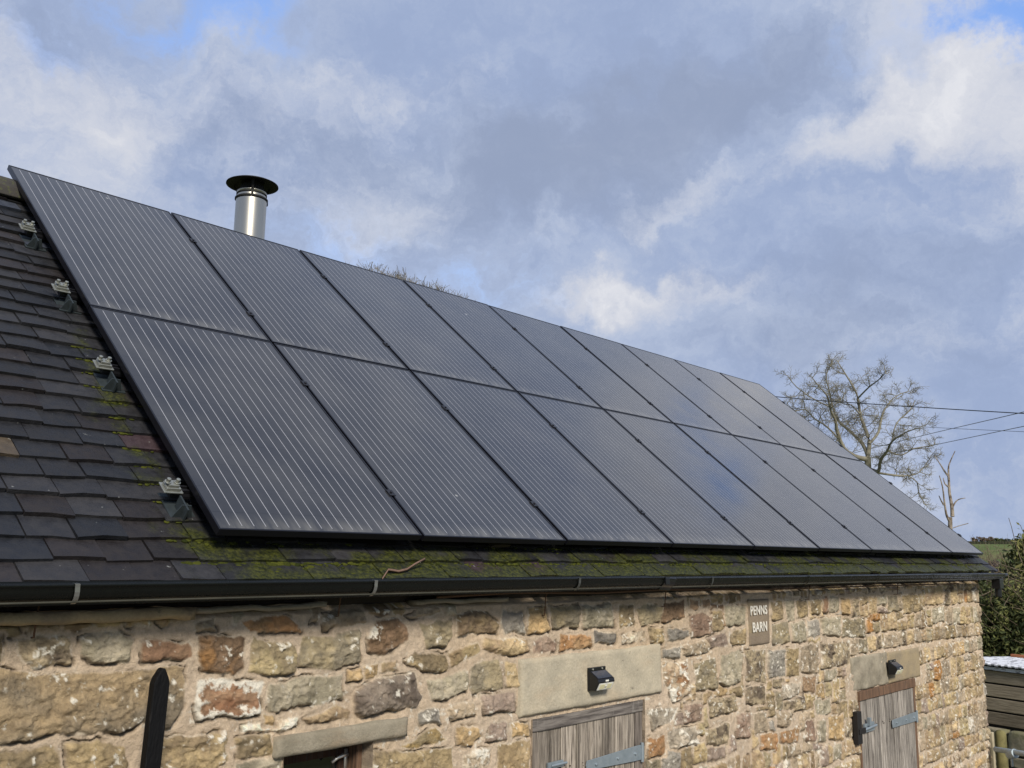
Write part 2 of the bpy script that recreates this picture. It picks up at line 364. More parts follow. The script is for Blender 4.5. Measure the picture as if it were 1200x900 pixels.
('ochre',[(5.18,-1.228),(5.417,-1.241),(5.397,-1.417),(5.18,-1.389)]),
('greybuff',[(4.343,-1.11),(4.599,-1.113),(4.562,-1.21),(4.365,-1.193)]),
('grey',[(4.935,-1.096),(5.227,-1.098),(5.216,-1.205),(4.958,-1.19)]),
('buff',[(7.392,-0.312),(7.862,-0.32),(7.827,-0.497),(7.362,-0.484)]),
('grey',[(7.507,-0.522),(7.878,-0.517),(7.877,-0.659),(7.509,-0.652)]),
('olive',[(6.783,-0.385),(7.281,-0.379),(7.254,-0.531),(6.78,-0.547)]),
]
# ------------------------------------------------------------------ rubble stone wall
def poly_sdf(px, pz, poly):
    n = len(poly); d = np.full(px.shape, 1e9); sgn = np.ones(px.shape)
    for i in range(n):
        ax, az = poly[i]; bx, bz = poly[i-1]
        ex, ez = bx-ax, bz-az; wx, wz = px-ax, pz-az
        t = np.clip((wx*ex+wz*ez)/(ex*ex+ez*ez+1e-12), 0, 1)
        d = np.minimum(d, (wx-ex*t)**2+(wz-ez*t)**2)
        c1 = pz >= az; c2 = pz < bz; c3 = ex*wz > ez*wx
        f = (c1 & c2 & c3) | (~c1 & ~c2 & ~c3); sgn = np.where(f, -sgn, sgn)
    return -sgn*np.sqrt(d)                         # positive inside
PAL = {  # stone: (colour a, colour b, speckle, white lime)
 'mottle': ((.30, .25, .16), (.10, .08, .06), .7, .15), 'grey': ((.27, .25, .18), (.36, .33, .25), .2, .03), 'olive': ((.32, .25, .13), (.20, .16, .095), .4, .12),
 'bigolive': ((.32, .245, .14), (.20, .17, .12), .45, .16), 'olivewhite': ((.32, .25, .13), (.22, .17, .10), .4, .40), 'redbrick': ((.23, .135, .08), (.27, .17, .10), .15, .04),
 'rust': ((.33, .17, .045), (.15, .10, .06), .5, .05), 'lightolive': ((.37, .31, .16), (.24, .20, .12), .25, .06), 'olivegrey': ((.27, .23, .14), (.20, .18, .13), .25, .04),
 'orange': ((.37, .20, .08), (.30, .19, .09), .4, .06), 'greybuff': ((.33, .27, .19), (.25, .21, .15), .3, .06), 'brickwhite': ((.22, .11, .055), (.30, .19, .11), .3, .95),
 'white': ((.66, .60, .48), (.36, .29, .20), .5, .80), 'buff': ((.42, .33, .18), (.31, .23, .14), .3, .06), 'ochre': ((.42, .30, .14), (.33, .24, .12), .35, .05),
 'darkbrown': ((.16, .105, .06), (.23, .15, .09), .4, .10), 'brownolive': ((.29, .22, .12), (.19, .14, .09), .3, .06), 'bluegrey': ((.27, .26, .23), (.22, .21, .19), .2, .07),
 'lightochre': ((.46, .36, .20), (.41, .29, .14), .2, .05), 'boulder': ((.20, .17, .14), (.11, .09, .075), .3, .04), 'buffolive': ((.40, .32, .16), (.27, .20, .11), .4, .05),
 'purplegrey': ((.29, .23, .19), (.23, .18, .15), .25, .05), 'ochreolive': ((.40, .28, .09), (.22, .18, .10), .5, .06), 'buffochre': ((.35, .27, .15), (.28, .21, .11), .35, .08),
 'purple': ((.23, .16, .12), (.29, .22, .17), .25, .08), 'dkblue': ((.16, .155, .15), (.21, .20, .18), .15, .12), 'brown': ((.25, .17, .10), (.19, .13, .08), .3, .03),
 'purplebrown': ((.20, .135, .10), (.24, .17, .12), .1, .02), 'orangewhite': ((.33, .18, .08), (.45, .37, .26), .3, .75), 'greywhite': ((.42, .38, .31), (.27, .24, .19), .4, .35)}
def _soft(c, k=.80, g=1.20):
    m_ = sum(c)/3; return tuple(g*(m_+(v-m_)*k)*w for v, w in zip(c, (1.07, .995, .90)))
PAL = {k: (_soft(v[0]), _soft(v[1]), v[2], v[3]) for k, v in PAL.items()}
MORTAR = np.array((.54, .43, .315)); LIME = np.array((.76, .71, .60))
OPEN = [(1.80, 2.765, -9, -0.865), (5.70, 6.93, -9, -1.10), (0.365, 0.80, -1.55, -0.815)]     # doors and window: x0 x1 z0 z1
LINT = [(1.70, 2.93, -0.845, -0.575), (5.60, 7.10, -1.09, -0.83), (0.318, 0.97, -0.835, -0.755)]
def rect_hit(x0, x1, z0, z1, R, m=0.0): return x0 < R[1]+m and x1 > R[0]-m and z0 < R[3]+m and z1 > R[2]-m

def build_stones():
    stones = [(k, np.array(p)) for k, p in MANUAL_STONES]
    mb = [(p[:, 0].min(), p[:, 0].max(), p[:, 1].min(), p[:, 1].max()) for _, p in stones]
    r = random.Random(5)
    kinds = ['olive', 'greybuff', 'grey', 'buff', 'olivegrey', 'buff', 'greybuff', 'ochre', 'mottle', 'olive', 'greywhite', 'purplegrey', 'buffolive', 'bluegrey', 'buffochre', 'lightolive', 'buff', 'brownolive', 'greybuff', 'buff', 'buffolive', 'greybuff', 'rust', 'buff', 'lightochre']
    z = -0.275
    while z > GROUND:
        h = r.choice((.10, .12, .14, .16, .18, .20)); x = X0-0.1+r.random()*.1
        if z > -.3: h = .085
        ph = r.random()*6
        while x < X1+.05:
            w = min(max(h*r.uniform(.55, 1.75), .07), .38); 
            if x > 4.5: w *= .85
            zz = z+.018*math.sin(x*.9+ph)
            sub = [(zz, zz-h)]
            if h > .15 and r.random() < .28: k_ = r.uniform(.4, .6); sub = [(zz, zz-h*k_), (zz-h*k_, zz-h)]
            for (zt, zb) in sub:
                g = r.uniform(.007, .013); x1 = x+w
                j = lambda a: r.uniform(-a, a)
                q = [(x+g+j(.01), zt-g+j(.009)), (x+w*.5, zt-g+j(.01)), (x1-g+j(.01), zt-g+j(.009)), (x1-g+j(.006), (zt+zb)/2), (x1-g+j(.012), zb+g+j(.009)), (x+w*.5, zb+g+j(.008)), (x+g+j(.012), zb+g+j(.009)), (x+g+j(.006), (zt+zb)/2)]
                bb = (x, x1, zb, zt)
                if any(rect_hit(*bb, L_, -.008) for L_ in LINT): continue
                if any(rect_hit(*bb, O_, -.04) for O_ in OPEN): continue
                if rect_hit(*bb, (3.98, 4.30, -.66, -.34), -.01): continue
                if any(rect_hit(*bb, m, -.022) for m in mb):
                    if x < 2.9: continue
                    cover = sum(max(0, min(x1, m[1])-max(x, m[0]))*max(0, min(zt, m[3])-max(zb, m[2])) for m in mb)/((x1-x)*(zt-zb))
                    if cover > .62: continue
                stones.insert(0, (r.choice(kinds), np.array(q)))
            x += w
        z -= h
    return stones

def wall_front(parent, mat):
    def axis(a, b, fa, fb, fine, coarse):
        o = []; x = a
        while x < b: o.append(x); x += fine if fa <= x < fb else coarse
        return o + [b]
    xs = [X0]; 
    while xs[-1] < X1:
        x = xs[-1]
        st = .03 if x < -1.0 else (.0042 if x < 3.2 else (.0056 if x < 6 else .0075)); xs.append(x+st)
    xs[-1] = X1; xs = np.array(xs)
    zs = [-0.286]
    while zs[-1] > GROUND: zs.append(zs[-1]-(.0042 if zs[-1] > -1.25 else (.008 if zs[-1] > -2.1 else .03)))
    zs[-1] = GROUND; zs = np.array(zs)
    nx, nz = len(xs), len(zs)
    for O_ in OPEN:                                # snap grid lines to the opening edges
        for e in O_[:2]: xs[np.argmin(abs(xs-e))] = e
        for e in O_[2:]:
            if e > -5: zs[np.argmin(abs(zs-e))] = e
    X, Z = np.meshgrid(xs, zs)                     # (nz, nx)
    wx = (fbm2(X*9, Z*9, 3, 4)-.5)*.042; wz = (fbm2(X*9+50, Z*9, 5, 4)-.5)*.042
    XW, ZW = X+wx, Z+wz
    H = (fbm2(X*3, Z*3, 21, 3)-.5)*.020+(fbm2(X*34, Z*34, 22, 4, .62)-.5)*.011
    Cc = MORTAR[None, None]*(1+.34*(fbm2(X*5, Z*5, 31, 5)-.5)+.30*(fbm2(X*60, Z*60, 33, 3)-.5))[..., None]
    warm = np.clip(fbm2(X*2.2, Z*2.2, 34, 3)*1.7-.6, 0, 1)[..., None]
    Cc = Cc*(1-warm*np.array((0, .04, .12)))
    H0 = H.copy(); A = np.zeros(X.shape)
    limeN = fbm2(X*38, Z*38, 41, 5, .62); limeL = fbm2(X*9, Z*9, 42, 3)
    rr = random.Random(3)
    C0 = Cc.copy(); all_st = build_stones(); n_proc = len(all_st)-len(MANUAL_STONES)
    for si, (kind, p) in enumerate(all_st):
        x0, x1, z0, z1 = p[:, 0].min()-.05, p[:, 0].max()+.05, p[:, 1].min()-.05, p[:, 1].max()+.05
        i0, i1 = np.searchsorted(xs, x0), np.searchsorted(xs, x1); j0, j1 = np.searchsorted(-zs, -z1), np.searchsorted(-zs, -z0)
        if i1-i0 < 2 or j1-j0 < 2: continue
        s = np.s_[j0:j1, i0:i1]; x, z = X[s], Z[s]
        d = poly_sdf(XW[s], ZW[s], [tuple(q) for q in p])
        d = d+(fbm2(x*48, z*48, 50+si % 9, 4, .6)-.5)*.016
        if si >= n_proc:                            # a joint of fresh mortar round every hand-laid stone
            j = np.clip((d+.020)/.006, 0, 1); H[s] = H[s]*(1-j)+H0[s]*j; Cc[s] = Cc[s]*(1-j[..., None])+C0[s]*j[..., None]
        soft = .002+.006*fbm2(x*6+3, z*6, 44, 2)
        m = np.clip((d+soft)/(2*soft), 0, 1); m = m*m*(3-2*m)
        a, b, spk, lime = PAL[kind]; a = np.array(a); b = np.array(b)
        o1, o2 = si*3.17, si*1.71
        t = np.clip((fbm2(x*11+o1, z*16+o2, 60, 5, .58)-.40)*4.2, 0, 1)
        if kind == 'bigolive': t = np.clip((-.49-z)*7+(fbm2(x*8, z*8, 61, 5)-.5)*3.2, 0, 1)
        if kind == 'rust': t = np.clip((z+.47)*9+.5+(fbm2(x*12, z*12, 61, 5)-.5)*3, 0, 1)
        c = a*(1-t[..., None])+b*t[..., None]
        v = rr.uniform(.86, 1.14); c = c*v
        c = c*(1+spk*1.5*(fbm2(x*70+o1, z*70, 62, 4, .65)-.5)+.75*(fbm2(x*22+o2, z*26, 64, 4)-.5))[..., None]
        dk = np.clip((fbm2(x*45-o2, z*45+o1, 63, 4, .6)-.64)*9, 0, 1)*spk; c = c*(1-.6*dk[..., None])
        edge = np.exp(-np.clip(d, 0, 1)/.016)
        lm = np.clip(lime*.50+edge*(.06+lime*.3)-.60+(limeN[s]-.5)*2.3+(limeL[s]-.5)*1.3, 0, .2)*5
        if kind == 'brickwhite': lm = np.clip((np.exp(-np.clip(d, 0, 1)/.022)*1.25-.42+(limeN[s]-.5)*2.2)*5, 0, 1)
        c = c*(1-lm[..., None])+LIME*lm[..., None]
        L_ = rr.uniform(.006, .020); bul = 1-np.exp(-np.clip(d, 0, 1)/.006)
        tilt = (x-x.mean())*rr.uniform(-.07, .07)+(z-z.mean())*rr.uniform(-.12, .05)
        rough = (fbm2(x*24+o1, z*34+o2, 70, 5, .58)-.5)*(.032 if kind != 'redbrick' else .010)
        cre = np.abs(fbm2(x*19+o2, z*27+o1, 72, 4, .6)-.5); rough = rough*.75+(.10-cre)*(.012 if kind == 'redbrick' else .038)+(fbm2(x*75+o1, z*90, 73, 3, .6)-.5)*.006
        ridg = -np.abs(fbm2(x*7+o2, z*11, 71, 4)-.5)*.035
        h = L_*bul+tilt+rough*bul+ridg+lm*.0015
        if kind == 'boulder': h = h+.022*np.sqrt(np.clip(d, 0, .06)/.06)
        h = np.maximum(h, .001)
        H[s] = H[s]*(1-m)+(H0[s]*.4+h)*m; Cc[s] = Cc[s]*(1-m[..., None])+c*m[..., None]; A[s] = np.maximum(A[s], m)
        rim = np.exp(-((d+.003)/.0035)**2)*np.clip((fbm2(x*10+7, z*10, 90, 3)-.44)*5, 0, 1)
        Cc[s] = Cc[s]*(1-.55*rim[..., None])+np.array((.70, .61, .47))*.55*rim[..., None]
        low = np.clip((z.mean()-z)/(.5*(z1-z0-.1)+.01)+.15, 0, 1)
        crack = np.exp(-((d+.005)/(.003+.003*low))**2)*np.clip((fbm2(x*11, z*11, 80+si % 7, 3)-.56+.20*low)*7, 0, 1)*(.5 if kind == 'bluegrey' else 1)
        H[s] -= crack*.018; Cc[s] *= (1-.72*crack)[..., None]  # crevices cut in, their shade also painted darker, most below each stone
    # lime specks splashed over stone and mortar, mostly low and toward the far end
    sp = np.clip((limeN+.10*(limeL-.5)-.675+.045*np.clip((X-2)/4, 0, 1))*12, 0, 1)*np.clip(-(Z+.42)*5, .0, 1)
    Cc = Cc*(1-.75*sp[..., None])+LIME*.75*sp[..., None]
    top = np.clip((Z+.315+.012*(fbm2(X*4, Z*0, 7, 3)-.5))/.03, 0, 1); Y = YW-H+top*.05
    Cc = np.clip(Cc, .02, .8)
    # faces
    keep = np.ones((nz-1, nx-1), bool)
    xc = (xs[1:]+xs[:-1])/2; zc = (zs[1:]+zs[:-1])/2
    for O_ in OPEN:
        keep &= ~(((xc > O_[0]) & (xc < O_[1]))[None] & ((zc > O_[2]) & (zc < O_[3]))[:, None])
    idx = np.arange(nz*nx).reshape(nz, nx)
    q = np.stack([idx[:-1, :-1], idx[1:, :-1], idx[1:, 1:], idx[:-1, 1:]], -1)[keep]
    V = np.stack([X, Y, Z], -1).reshape(-1, 3); Cf = Cc.reshape(-1, 3)
    # side returns: gables and reveals as extra geometry
    ev, ef, ec = [], [], []
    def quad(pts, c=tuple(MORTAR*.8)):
        o = len(V)+len(ev); ev.extend(pts); ef.append((o, o+1, o+2, o+3)); ec.extend([c]*4)
    for O_ in OPEN:
        x0, x1, z0, z1 = O_; z0 = max(z0, GROUND); y0, y1 = YW+.002, YW+.38
        for st in range(24):
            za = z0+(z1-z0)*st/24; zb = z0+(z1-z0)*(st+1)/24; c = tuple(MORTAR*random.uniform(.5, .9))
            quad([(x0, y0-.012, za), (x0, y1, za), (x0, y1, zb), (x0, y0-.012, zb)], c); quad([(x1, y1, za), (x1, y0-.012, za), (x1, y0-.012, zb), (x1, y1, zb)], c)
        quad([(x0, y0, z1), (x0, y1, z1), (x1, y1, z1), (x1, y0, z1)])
    nv = len(V)+len(ev); V = np.concatenate([V, np.array(ev, float)]); Cf = np.concatenate([Cf, np.array(ec, float)])
    me = bpy.data.meshes.new('wall'); nf = len(q)+len(ef)
    me.vertices.add(nv); me.vertices.foreach_set('co', V.astype(np.float32).ravel())
    F = np.concatenate([q, np.array(ef)]).astype(np.int32)
    me.loops.add(nf*4); me.loops.foreach_set('vertex_index', F.ravel()); me.polygons.add(nf)
    me.polygons.foreach_set('loop_start', np.arange(0, nf*4, 4, dtype=np.int32)); me.polygons.foreach_set('loop_total', np.full(nf, 4, np.int32))
    me.update(calc_edges=True); me.polygons.foreach_set('use_smooth', [True]*nf)
    a = me.color_attributes.new('tint', 'FLOAT_COLOR', 'POINT'); arr = np.ones((nv, 4), np.float32); arr[:, :3] = Cf; a.data.foreach_set('color', arr.ravel())
    me.materials.append(mat.m); o = bpy.data.objects.new('wall', me); COL.objects.link(o); o.parent = parent
    return o

def side_wall(name, parent, mat, pts_fn, u0, u1, v0, v1, st, seed, inside):
    """plain rubble face for the sides the photograph does not show"""
    us = np.arange(u0, u1+st, st); vs = np.arange(v0, v1+st, st); U, V_ = np.meshgrid(us, vs)
    ww = (fbm2(U*9, V_*9, seed, 3)-.5)*.04
    H = (fbm2(U*30, V_*30, seed+1, 4)-.5)*.01; C_ = np.ones(U.shape+(3,))*MORTAR
    r = random.Random(seed); z = v1
    kinds = ['olive', 'greybuff', 'grey', 'buff', 'olivegrey', 'buff', 'mottle', 'ochre']
    while z > v0:
        h = r.choice((.12, .15, .18)); x = u0
        while x < u1:
            w = r.uniform(.12, .32); i = (U > x) & (U < x+w) & (V_ > z-h) & (V_ < z)
            if i.any():
                d = poly_sdf(U[i]+ww[i], V_[i]+ww[i], [(x+.01, z-.01), (x+w-.01, z-.01), (x+w-.012, z-h+.01), (x+.012, z-h+.01)])
                m = np.clip((d+.006)/.012, 0, 1); k = PAL[r.choice(kinds)]; C_[i] = C_[i]*(1-m[..., None])+np.array(k[0])*r.uniform(.8, 1.1)*m[..., None]; H[i] += .018*m
            x += w
        z -= h
    n0, n1 = U.shape; idx = np.arange(n0*n1).reshape(n0, n1)
    P = [pts_fn(u, v, h) for u, v, h in zip(U.ravel(), V_.ravel(), H.ravel())]
    fs = [tuple(int(k) for k in f) for f in np.stack([idx[:-1, :-1], idx[1:, :-1], idx[1:, 1:], idx[:-1, 1:]], -1).reshape(-1, 4) if inside(U.ravel()[f[0]], V_.ravel()[f[0]])]
    mb_ = MB(); mb_.v = P; mb_.f = fs; mb_.c = [tuple(c) for c in C_.reshape(-1, 3)]; mb_.hascol = True
    return mb_.build(name, mat, parent, smooth=True)

M_STONE = Mat('rubble_stone', rough=.92, spec=.2)
_a = M_STONE.attr('tint').outputs['Color']
_n = M_STONE.noise(160, 6, .7); _n2 = M_STONE.noise(38, 6, .68)
_v = M_STONE.mix(1.0, _a, M_STONE.mix(M_STONE.mul(M_STONE.mul(_n, _n2, 'ADD'), .5), (.30, .28, .26), (1.72, 1.74, 1.76)), 'MULTIPLY')
M_STONE.color(_v); M_STONE.bump(M_STONE.mul(_n, _n2, 'ADD'), .9, .009)

barn = empty('stone_barn', (0, 0, 0))
tag(barn, 'long low rubble stone barn with a dark tiled roof and weathered plank doors', 'barn')
wall_front(barn, M_STONE)
YB = 4.98
RIDGE_S = 3.16
def rp(x, s, off=0.0): return Vector((x, s*CP-(OFF+off)*SP, s*SP+(OFF+off)*CP))   # point on the roof surface (front slope)
RIDGE = rp(0, RIDGE_S)
def gable_in(u, v): 
    yy = min(u, 2*RIDGE.y-u); return v < rp(0, 0).z+(yy-rp(0, 0).y)*SP/CP-.07
side_wall('wall', barn, M_STONE, lambda u, v, h: (X1+h, u, v), YW, YB, GROUND, RIDGE.z, .02, 91, gable_in)
side_wall('wall', barn, M_STONE, lambda u, v, h: (X0-h, u, v), YW, YB, GROUND, RIDGE.z, .03, 93, gable_in)
side_wall('wall', barn, M_STONE, lambda u, v, h: (u, YB+h, v), X0, X1, GROUND, -.15, .04, 95, lambda u, v: True)

# ------------------------------------------------------------------ roof of small stone tiles
M_TILE = Mat('dark_roof_tile', rough=.7, spec=.3)
_t = M_TILE.attr('tint').outputs['Color']; _n = M_TILE.noise(22, 6, .65); _f = M_TILE.noise(120, 4, .6)
_c = M_TILE.mix(1.0, _t, M_TILE.mix(_n, (.35, .35, .36), (1.65, 1.62, 1.6)), 'MULTIPLY')
_m = M_TILE.attr('moss').outputs['Fac']
_mn = M_TILE.noise(5, 5, .55, off=(3, 1, 2)); _mf = M_TILE.noise(60, 4, .6)
_mask = M_TILE.ramp(M_TILE.mul(_m, M_TILE.mul(M_TILE.mul(_mn, .5, 'SUBTRACT'), 1.7), 'ADD'), .34, .74)
_moss = M_TILE.mix(M_TILE.ramp(_mf, .35, .75), (.014, .018, .005), (.075, .080, .010))
_lich = M_TILE.ramp(M_TILE.noise(34, 3, .5, off=(8, 3, 1)), .73, .76)
_c = M_TILE.mix(M_TILE.mul(_lich, .55), _c, (.32, .33, .31))
M_TILE.color(M_TILE.mix(M_TILE.mul(_mask, .88), _c, _moss))
M_TILE.roughness(M_TILE.ramp(_n, .3, .7, .38, .75))
M_TILE.bump(M_TILE.mul(M_TILE.mul(_n, _f, 'ADD'), M_TILE.mul(_mask, M_TILE.mul(_mf, 2.0)), 'ADD'), .6, .004)

def build_roof():
    r = random.Random(9); V = []; F = []; C_ = []; Mo = []
    EXP = .1125; rows = 29
    for side in (0, 1):
        for i in range(rows):
            s0 = -.158+i*EXP; x = X0-.22+(i % 2)*.085-r.random()*.03
            while x < X1+.30:
                w = r.choice((.15, .16, .165, .17, .18, .20, .24)); xe = min(x+w, X1+.36)
                g = r.uniform(.001, .004); ln = min(EXP*1.75, RIDGE_S-s0+.02); dz = r.uniform(-.004, .006); th = r.uniform(.017, .023); js = r.uniform(-.009, .006); tl = r.uniform(-.006, .006)
                z0 = .017+dz; zt = .012-.0105*(ln/EXP)
                q = []
                # bottom edge slightly chipped: 3 points along the tail
                for (xx, ss, zz) in ((x+g, s0+js+tl, z0), ((x+xe)/2, s0+js+r.uniform(-.005, .006), z0+r.uniform(-.001, .003)), (xe-g, s0+js-tl, z0), (xe-g, s0+ln, zt), (x+g, s0+ln, zt)):
                    q.append((xx, ss, zz))
                o = len(V)
                for k in (0, 1):
                    for (xx, ss, zz) in q:
                        p = rp(xx, ss, zz-(k*th))
                        if side: p.y = 2*RIDGE.y-p.y
                        V.append(tuple(p))
                F += [(o, o+1, o+2, o+3, o+4), (o+9, o+8, o+7, o+6, o+5)]+[(o+k, o+5+k, o+5+(k+1) % 5, o+(k+1) % 5) for k in range(5)]
                b = r.choice(((.040, .040, .044), (.034, .034, .037), (.048, .047, .050), (.032, .034, .040), (.042, .036, .036), (.056, .054, .056), (.038, .038, .041)))
                if r.random() < .02: b = (.075, .048, .052)
                if r.random() < .02: b = (.062, .072, .095)
                if not side and x < -.55 and i in (5, 6) or r.random() < .006: b =(.17, .13, .085) if (x < -.68 or r.random() < .2) else b
                k_ = r.uniform(.75, 1.25); b = tuple(v*k_*w for v, w in zip(b, (.50, .51, .53)))
                C_ += [b]*10
                for (xx, ss, zz) in q+q:
                    m = 0
                    if not side:
                        if ss < .02 and xx > -.05: m = .58+.30*min(1, (xx+.05)/.8) if ss < -.05 else .50
                        if ss < .02 and xx < -.05: m = max(0, .40-(-.05-xx)*1.5)
                        if ss >= .02 and -.20 < xx < .1 and ss < 1.7: m = .44*min(1, (xx+.20)/.16)+.10
                        if ss >= .02 and 0 < xx < 9.1: m = .2
                        if xx > 9.1: m = .15
                    Mo.append(m)
                x = xe
    me = bpy.data.meshes.new('roof'); me.from_pydata(V, [], F)
    a = me.color_attributes.new('tint', 'FLOAT_COLOR', 'POINT'); arr = np.ones((len(V), 4), np.float32); arr[:, :3] = C_; a.data.foreach_set('color', arr.ravel())
    a = me.attributes.new('moss', 'FLOAT', 'POINT'); a.data.foreach_set('value', np.array(Mo, np.float32))
    me.materials.append(M_TILE.m); o = bpy.data.objects.new('roof', me); COL.objects.link(o); o.parent = barn; return o
roof = build_roof()
def moss_cushions():
    r = random.Random(31); m = MB(); bm = bmesh.new(); bmesh.ops.create_icosphere(bm, subdivisions=2, radius=1); bv = [v.co.copy() for v in bm.verts]; bf = [[v.index for v in f.verts] for f in bm.faces]; bm.free()
    def put(x, s, z, a):
        t = r.random(); c = tuple(p*(1-t)+q*t for p, q in zip((.022, .028, .006), (.070, .076, .012))); base = rp(x, s, z); vs = []
        fx, fy, fz = a*r.uniform(.9, 2.0), a*r.uniform(.6, 1.1), a*r.uniform(.35, .6)
        for v in bv:
            k = 1+.5*(vnoise2(np.array(v.x*2.3+x*31), np.array(v.y*2.3+v.z*2+s*17), 4)-.5); p = base+Vector((1, 0, 0))*v.x*fx*k+Vector((0, CP, SP))*v.y*fy*k+Vector((0, -SP, CP))*v.z*fz*k; vs.append(p)
        m.add(vs, bf, c)
    n = 0
    while n < 1150:
        x = r.uniform(-.12, 9.2)
        if float(fbm2(np.array(x*2.3), np.array(1.0), 5, 3)) < r.uniform(.3, .62): continue
        row = r.choice((0, 0, 0, 1)); s0 = -.158+row*.1125
        if r.random() < .6: put(x, s0+.1125-r.uniform(.0, .012)-.009*(row == 0), .006, r.uniform(.004, .011))   # in the step between courses
        else: put(x, s0+r.uniform(.004, .10), .013-.0105*.4, r.uniform(.003, .009))
        n += 1
    for k in range(130):
        row = r.randint(2, 14); put(r.gauss(-.06, .035), -.158+row*.1125-r.uniform(.0, .012), .008, r.uniform(.004, .009))
    M_MC = Mat('moss_cushion', rough=.95, spec=.1); t = M_MC.attr('tint').outputs['Color']; n = M_MC.noise(260, 4, .6); M_MC.color(M_MC.mix(1.0, t, M_MC.mix(n, (.4, .4, .4), (1.6, 1.6, 1.6)), 'MULTIPLY')); M_MC.bump(n, 1.0, .003)
    o = m.build('moss', M_MC, roof, smooth=True); o['kind'] = 'stuff'
moss_cushions()
M_RIDGE = Mat('mossy_ridge_stone', rough=.9); _n = M_RIDGE.noise(14, 6, .65); _n2 = M_RIDGE.noise(40, 5, .6, off=(2, 2, 2))
M_RIDGE.color(M_RIDGE.mix(M_RIDGE.ramp(_n2, .5, .68), M_RIDGE.mix(_n, (.015, .015, .015), (.06, .052, .042)), (.06, .065, .025))); M_RIDGE.bump(_n, .8, .01)
x = X0-.2
while x < X1-.2:
    m = MB(); w = .42; pts = []
    for e in (x+.004, x+w-.004):
        for k in range(9):
            a = math.pi*(k/8)*1.0; pts.append((e, RIDGE.y-math.cos(a)*.155, RIDGE.z-.075+math.sin(a)*.145))
        for k in range(8, -1, -1):
            a = math.pi*(k/8); pts.append((e, RIDGE.y-math.cos(a)*.13, RIDGE.z-.08+math.sin(a)*.12))
    m.add(pts, [(k, (k+1) % 18, 18+(k+1) % 18, 18+k) for k in range(18)]+[tuple(range(17, -1, -1)), tuple(range(18, 36))])
    m.build('ridge_tile', M_RIDGE, roof, smooth=False, bevel=.006); x += w
# underlay boards close the roof and shade the wall head
M_BOARD = Mat('old_dark_timber', rough=.85); _n = M_BOARD.noise(8, 5, .6, (.3, 6, 6)); M_BOARD.color(M_BOARD.mix(_n, (.018, .013, .010), (.06, .042, .03))); M_BOARD.bump(_n, .5, .004)
m = MB()
pf = [rp(0, -.11, -.036), rp(0, RIDGE_S, -.036), rp(0, RIDGE_S, -.062), rp(0, -.11, -.062)]
back = [Vector((0, 2*RIDGE.y-p.y, p.z)) for p in pf]
for P in (pf, back):
    m.add([(X0-.15, p.y, p.z) for p in P]+[(X1+.30, p.y, p.z) for p in P], [(0, 1, 2, 3), (4, 5, 6, 7), (0, 1, 5, 4), (1, 2, 6, 5), (2, 3, 7, 6), (3, 0, 4, 7)])
m.build('roof_boards', M_BOARD, roof)
# rafter feet and wall plate under the tiles
m = MB(); m.box((X0, YW+.05, -.30), (X1-.02, YW+.16, -.145)); x = X0+.1  # dark wall plate carried lower to stand in for eaves shade
while x < X1: 
    m.prism([(-.045, -.235), (.09, -.225), (.20, -.15), (.20, -.11), (-.045, -.215)], Matrix(((0, 0, 1, x), (1, 0, 0, 0), (0, 1, 0, 0), (0, 0, 0, 1))), .06); x += .42
m.build('rafter_feet', M_BOARD, roof)
# added dark screen inside blocks view and light through the openings
m = MB(); m.box((X0+.1, YW+.42, GROUND), (X1-.1, YW+.46, -.25)); m.build('inner_screen', M_BOARD, barn)
# ------------------------------------------------------------------ lintels, doors, window
def rough_block(lo, hi, cell=.012, amp=.004, seed=1, chip=.006):
    """a dressed stone block with slightly uneven faces and worn arrises"""
    x0, y0, z0 = lo; x1, y1, z1 = hi
    nx = max(2, int((x1-x0)/cell)); nz = max(2, int((z1-z0)/cell))
    U, V_ = np.meshgrid(np.linspace(x0, x1, nx+1), np.linspace(z0, z1, nz+1))
    e = np.minimum(np.minimum(U-x0, x1-U), np.minimum(V_-z0, z1-V_))
    ch = (fbm2(U*14, V_*14, seed, 4)-.3)*.03
    Yf = y0+(fbm2(U*8, V_*8, seed+1, 5)-.5)*amp*2+np.exp(-e/.006)*chip+np.clip(ch-.010-e*.35, 0, .02)*.6
    Zf = V_+np.where((V_ == z0) | (V_ == z1), (fbm2(U*10, V_*3, seed+2, 4)-.5)*chip*1.6, 0)
    n = U.size; idx = np.arange(n).reshape(U.shape); m = MB()
    vs = [tuple(p) for p in np.stack([U, Yf, Zf], -1).reshape(-1, 3)]
    fs = [tuple(int(a) for a in f) for f in np.stack([idx[:-1, :-1], idx[:-1, 1:], idx[1:, 1:], idx[1:, :-1]], -1).reshape(-1, 4)]
    b = [int(i) for i in list(idx[0, :])+list(idx[1:, -1])+list(idx[-1, ::-1][1:])+list(idx[::-1, 0][1:-1])]
    o = n
    for i in b: vs.append((vs[i][0], y1, vs[i][2]))
    k = len(b)
    fs += [(b[i], b[(i+1) % k], o+(i+1) % k, o+i) for i in range(k)] + [tuple(range(o+k-1, o-1, -1))]
    m.add(vs, fs); return m
